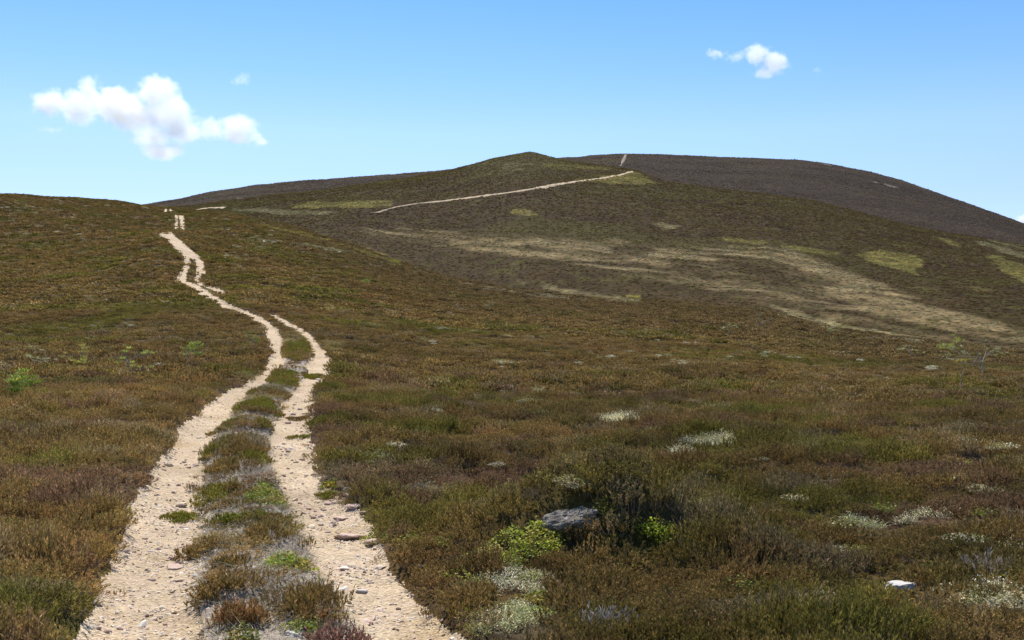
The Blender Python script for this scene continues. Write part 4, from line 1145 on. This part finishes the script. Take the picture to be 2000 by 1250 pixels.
# ------------------------------------------------------------------ saplings, dead shrubs
def tube(pts, r0, r1, k=5):
    pts = np.array(pts, float); n = len(pts); V_ = []
    for i in range(n):
        t = pts[min(i + 1, n - 1)] - pts[max(i - 1, 0)]; t /= np.linalg.norm(t) + 1e-9
        u = np.cross(t, (0.3, 0.9, 0.2)); u /= np.linalg.norm(u) + 1e-9; w = np.cross(t, u)
        rr = r0 + (r1 - r0) * i / (n - 1)
        for q in range(k):
            c_, s_ = math.cos(6.283 * q / k), math.sin(6.283 * q / k)
            V_.append(pts[i] + (u * c_ + w * s_) * rr)
    Fq = [[i * k + q, i * k + (q + 1) % k, (i + 1) * k + (q + 1) % k, (i + 1) * k + q] for i in range(n - 1) for q in range(k)]
    return np.array(V_), np.array(Fq)
def grow(rg, p, d, ln, r, depth, out, tips, bend=0.35, kids=3):
    pts = [p]; q = np.array(p, float); dd = np.array(d, float)
    for _ in range(4):
        dd = dd + rg.normal(0, bend * 0.5, 3); dd[2] += 0.05; dd /= np.linalg.norm(dd)
        q = q + dd * ln / 4; pts.append(q.copy())
    out.append(tube(pts, r, r * 0.55, 5 if depth > 0 else 3))
    tips.append((q.copy(), dd.copy(), depth))
    if depth > 0:
        for _ in range(kids):
            i = rg.integers(1, 5); e = dd + rg.normal(0, 0.75, 3); e[2] = abs(e[2]) * 0.6; e /= np.linalg.norm(e)
            grow(rg, pts[i], e, ln * rg.uniform(0.5, 0.75), r * 0.5, depth - 1, out, tips, bend, kids)
def joinVF(parts):
    o_ = 0; Vs, Fs = [], []
    for v, f in parts: Vs.append(v); Fs.append(f + o_); o_ += len(v)
    return np.concatenate(Vs), np.concatenate(Fs)
def sapling(px, py, hpx, label, cat, cols, seed, dead=0.0, group=None, name="pine_sapling", leaf=0.05, kids=4, depth=2, wide=0.7, per=14):
    rg = np.random.default_rng(seed)
    x_, y_, z_, r_ = hit(px, py)
    h = hpx * r_ / F + 0.18
    e = empty(name, (x_, y_, z_))
    tag(e, label, cat, group)
    out, tips = [], []
    grow(rg, np.zeros(3), np.array([rg.normal(0, .12), rg.normal(0, .12), 1.0]), h * 0.75, h * 0.018, depth, out, tips, 0.3, kids)
    v, f = joinVF(out); v[:, :2] *= wide / 0.7
    build("trunk" if dead < 0.5 else "branches", v, f, M_bark if dead < 0.5 else M_wood, e, None, smooth=True)
    parts, tn = [], []
    for p, d, dp in tips:
        if rg.uniform() < dead: continue
        b_ = blades(rg, per * 2, leaf * h * 0.62, leaf * h * 0.7, leaf * h * 0.085, 0.9, seg=2)
        vv = b_[0] * (1, 1, 1.0) + p * np.array([wide / 0.7, wide / 0.7, 1]) - np.array([0, 0, leaf * h * 0.3])
        parts.append((vv, b_[1], np.ones_like(b_[2]), b_[3])); tn.append(np.tile(np.array(cols[rg.integers(0, len(cols))]) * rg.uniform(0.8, 1.25), (len(vv), 1)))
    if parts:
        v, f, a, q = merge(parts)
        build("crown", v, f, M_leaf_g, e, {"along": a, "vary": q, "tint": np.concatenate(tn)})
    return e
PG = [(0.22, 0.28, 0.05), (0.28, 0.33, 0.06), (0.17, 0.23, 0.04)]
YG = [(0.46, 0.42, 0.09), (0.52, 0.42, 0.10), (0.36, 0.36, 0.08)]
GY = [(0.42, 0.42, 0.25), (0.34, 0.38, 0.14)]
G1 = "young pines scattered over the moor"
sapling(35, 798, 34, "bushy green pine sapling at the far left edge of the moor", "pine sapling", PG, 1, 0, G1, leaf=0.26, wide=0.55, kids=6)
sapling(163, 722, 26, "yellowish low pine sapling on the left moor", "pine sapling", YG, 2, 0.1, G1, leaf=0.22, wide=1.2)
sapling(248, 736, 34, "spreading light green pine sapling on the left moor", "pine sapling", [(0.38, 0.42, 0.09), (0.32, 0.38, 0.08)], 3, 0.15, G1, leaf=0.2, wide=1.2)
sapling(362, 724, 40, "upright dark green pine sapling with a bare grey base near the track bend", "pine sapling", PG, 4, 0.1, G1, leaf=0.2, wide=0.7)
sapling(1868, 686, 20, "bright lime green sapling on the moor edge at the right", "pine sapling", [(0.30, 0.34, 0.05), (0.34, 0.36, 0.06)], 5, 0, G1, leaf=0.3, wide=1.6)
sapling(1785, 700, 16, "half bare low sapling left of the lime green one", "pine sapling", GY, 6, 0.4, G1, leaf=0.25, wide=2.0)
sapling(1425, 664, 28, "grey spiky half dead sapling on the moor crest", "pine sapling", GY, 7, 0.7, G1, leaf=0.16, wide=0.8)
sapling(1490, 640, 26, "bare grey dead sapling on the moor crest", "dead sapling", GY, 8, 0.97, G1, leaf=0.1, wide=0.9, kids=5)
sapling(1625, 656, 14, "tiny pale sapling near the lichen strip", "pine sapling", GY, 9, 0.3, G1, leaf=0.25, wide=1.0)
sapling(1247, 592, 14, "small green sapling on the moor edge below the pale grass", "pine sapling", YG, 10, 0, G1, leaf=0.3, wide=1.2)
sapling(950, 608, 12, "small straw coloured sapling in the middle of the moor", "pine sapling", [(0.3, 0.25, 0.13)], 11, 0.1, G1, leaf=0.28, wide=1.0)
sapling(893, 604, 10, "tiny bare grey twig in the middle of the moor", "dead sapling", GY, 12, 0.95, G1, leaf=0.2, wide=1.4)
sapling(718, 556, 9, "tiny green sapling above the middle of the track", "pine sapling", PG, 13, 0, G1, leaf=0.3, wide=1.2)
sapling(100, 722, 20, "grey green low sapling left of the yellowish one", "pine sapling", GY, 14, 0.5, G1, leaf=0.22, wide=2.0)
sapling(495, 690, 30, "thin green sapling on the left bank of the track bend", "pine sapling", [(0.16, 0.24, 0.06)], 15, 0.3, G1, leaf=0.13, wide=0.6)
sapling(1920, 732, 52, "large half dead grey shrub with green sprigs at the right", "shrub", GY, 16, 0.55, None, name="dead_shrub", leaf=0.09, wide=1.1, kids=4, depth=3)
# bent bare stem with a small yellow crown
x_, y_, z_, r_ = hit(1874, 766)
st = empty("bent_sapling", (x_, y_, z_)); tag(st, "white crooked bare stem with a small yellow top left of the grey shrub", "sapling")
sc_ = r_ / F
path = [(-4, 0), (2, 7), (4, 14), (3, 22), (1, 28), (6, 34), (9, 39), (8, 46), (6, 52), (9, 58)]
v, f = tube([(p[0] * sc_, 0.05 * math.sin(i), p[1] * sc_) for i, p in enumerate(path)], 0.9 * sc_, 0.5 * sc_)
build("stem", v, f, M_wood, st, None, smooth=True)
rr_ = np.random.default_rng(9)
parts, tn = [], []
for ox, oz in ((-6, 56), (2, 58), (9, 57), (14, 58)):
    b_ = blades(rr_, 16, 7 * sc_, 5 * sc_, 1.6 * sc_, 1.2, seg=2)
    parts.append((b_[0] + np.array([ox * sc_, 0, oz * sc_ - 2 * sc_]), b_[1], np.ones_like(b_[2]), b_[3])); tn.append(np.tile((0.32, 0.26, 0.06), (len(b_[0]), 1)))
v, f, a, q = merge(parts)
build("crown", v, f, M_leaf_g, st, {"along": a, "vary": q, "tint": np.concatenate(tn)})

# cairns on the knoll and the far summit
def cairn(px, py, fn, r0, r1, h, label, seed):
    x_, y_, z_, r_ = hit(px, py, fn, r0, r1, 4000)
    e = empty("cairn", (x_, y_, z_)); tag(e, label, "cairn", "cairns on the tops")
    rg = np.random.default_rng(seed)
    for k_ in range(14):
        lv = k_ // 5; s = h * 0.28 * rg.uniform(0.7, 1.2)
        o = stone_mesh("stone", s, s * 0.9, s * 0.7, M_st_grey, seed * 50 + k_, 1)
        a_ = rg.uniform(0, 6.28); rad = h * (0.75 - 0.3 * lv) * rg.uniform(0.4, 1)
        o.parent = e; o.location = (rad * math.cos(a_), rad * math.sin(a_), s * 0.4 + lv * h * 0.32)
cairn(1036, 299, H2, 400, 1000, 1.1, "small stone cairn on the pointed top of the knoll", 3)
cairn(1552, 312.5, H3, 900, 1900, 2.2, "low stone cairn on the skyline of the far hill", 4)

# ------------------------------------------------------------------ clouds
def cloud(blobs, dist, dens, label, seed, erode=0.75, group="small fair weather clouds"):
    px0 = sum(b_[0] for b_ in blobs) / len(blobs); py0 = sum(b_[1] for b_ in blobs) / len(blobs)
    a, T = pix_dir(px0, py0)
    ctr = np.array([dist * math.sin(a), dist * math.cos(a), dist * float(T) + EYE])
    k_ = dist / math.cos(a) / F * 1.02
    rt = np.array([math.cos(a), -math.sin(a), 0]); fw = np.array([math.sin(a), math.cos(a), 0])
    rg = np.random.default_rng(seed)
    m, nt, b = new_mat("cloud_vapour"); nt.nodes.remove(b)
    tc = N(nt, "ShaderNodeTexCoord").outputs["Object"]
    wsz = float(np.median([b_[2] for b_ in blobs])) * k_
    wn = N(nt, "ShaderNodeTexNoise"); wn.inputs["Scale"].default_value = 1.1 / wsz; wn.inputs["Detail"].default_value = 5.0; wn.inputs["Roughness"].default_value = 0.6
    nt.links.new(tc, wn.inputs["Vector"])
    w1 = N(nt, "ShaderNodeVectorMath", operation='SUBTRACT'); nt.links.new(wn.outputs["Color"], w1.inputs[0]); w1.inputs[1].default_value = (0.5, 0.5, 0.5)
    w2 = N(nt, "ShaderNodeVectorMath", operation='MULTIPLY_ADD'); nt.links.new(w1.outputs[0], w2.inputs[0]); w2.inputs[1].default_value = (1.25 * wsz, 1.25 * wsz, 0.9 * wsz); nt.links.new(tc, w2.inputs[2])
    tcw_ = w2.outputs[0]
    bm = bmesh.new(); acc = None
    for (bx, by, rx, ry, w) in blobs:
        rx, ry = rx * 0.97, ry * 1.0
        c = rt * (bx - px0) * k_ + np.array([0, 0, 1.0]) * (py0 - by) * k_ + fw * rg.normal(0, 0.25) * rx * k_
        sx, sz = rx * k_, ry * k_; sy = (sx + sz) * 0.5
        st = bmesh.ops.create_icosphere(bm, subdivisions=3, radius=1.0)["verts"]
        for v in st:
            q = np.array(v.co) * (1.25 * sx, 1.25 * sy, 1.3 * sz)
            v.co = c + rt * q[0] + fw * q[1] + np.array([0, 0, q[2]])
        mp = N(nt, "ShaderNodeMapping", vector_type='TEXTURE')
        mp.inputs["Location"].default_value = c; mp.inputs["Rotation"].default_value = (0, 0, -float(a)); mp.inputs["Scale"].default_value = (sx, sy, sz)
        nt.links.new(tcw_, mp.inputs[0])
        ln = N(nt, "ShaderNodeVectorMath", operation='LENGTH'); nt.links.new(mp.outputs[0], ln.inputs[0])
        mr = N(nt, "ShaderNodeMapRange"); nt.links.new(ln.outputs["Value"], mr.inputs[0])
        mr.inputs[1].default_value = 1.1; mr.inputs[2].default_value = 0.35; mr.inputs[3].default_value = 0.0; mr.inputs[4].default_value = w
        if acc is None: acc = mr.outputs[0]
        else:
            mx = N(nt, "ShaderNodeMath", operation='MAXIMUM'); nt.links.new(acc, mx.inputs[0]); nt.links.new(mr.outputs[0], mx.inputs[1]); acc = mx.outputs[0]
    size = max(b_[2] for b_ in blobs) * k_
    nz = noise(nt, tc, 3.6 / size, 9, 0.70)
    sb = N(nt, "ShaderNodeMath", operation='MULTIPLY_ADD'); nt.links.new(nz, sb.inputs[0]); sb.inputs[1].default_value = -2.0 * erode; sb.inputs[2].default_value = erode * 0.72
    ad = N(nt, "ShaderNodeMath", operation='ADD'); nt.links.new(acc, ad.inputs[0]); nt.links.new(sb.outputs[0], ad.inputs[1])
    ml = N(nt, "ShaderNodeMapRange"); nt.links.new(ad.outputs[0], ml.inputs[0])
    ml.inputs[1].default_value = 0.0; ml.inputs[2].default_value = 0.45; ml.inputs[3].default_value = 0.0; ml.inputs[4].default_value = dens
    vol = N(nt, "ShaderNodeVolumePrincipled"); vol.inputs["Color"].default_value = (1.0, 1.0, 1.0, 1); vol.inputs["Anisotropy"].default_value = 0.35
    nt.links.new(ml.outputs[0], vol.inputs["Density"])
    nt.links.new(vol.outputs[0], nt.nodes["Material Output"].inputs["Volume"])
    m.cycles.volume_step_rate = 0.3
    me = bpy.data.meshes.new("cloud"); bm.to_mesh(me); bm.free(); me.materials.append(m)
    o = bpy.data.objects.new("cloud", me); COL.objects.link(o); o.location = ctr
    if len(blobs) > 1:
        rm = o.modifiers.new("union", 'REMESH'); rm.mode = 'VOXEL'; rm.voxel_size = size * 0.16
    return tag(o, label, "cloud", group)
cloud([(303, 184, 42, 34, 1.0), (324, 216, 46, 34, 1.0), (236, 212, 56, 38, 0.85), (194, 196, 26, 36, 0.7), (134, 216, 34, 30, 0.75), (180, 218, 46, 36, 0.75), (272, 232, 62, 30, 0.75), (298, 260, 46, 26, 0.62), (345, 248, 48, 27, 0.7),
       (315, 286, 40, 20, 0.8), (442, 243, 38, 31, 0.95), (478, 260, 26, 14, 0.75), (392, 246, 46, 26, 0.5), (133, 263, 26, 11, 0.42)], 3600, 0.021,
      "large white cloud with ragged edges in the left half of the sky", 1)
cloud([(1478, 107, 30, 22, 0.85), (1510, 126, 30, 24, 0.9), (1490, 142, 24, 14, 0.75), (1405, 108, 28, 11, 0.5), (1442, 106, 24, 13, 0.45)], 3800, 0.022, "smaller white cloud with a thin wisp on its left in the right sky", 2)
cloud([(470, 155, 24, 12, 0.42), (480, 150, 14, 9, 0.5)], 3900, 0.014, "faint cloud wisp just right of and above the large left cloud", 3)
cloud([(1596, 137, 12, 6, 0.5)], 3900, 0.012, "tiny faint cloud wisp right of the smaller right cloud", 4)
cloud([(2006, 430, 24, 9, 0.9), (1996, 428, 10, 6, 0.7)], 6000, 0.02, "small cloud at the right edge just above the far hill", 5)
print("done")
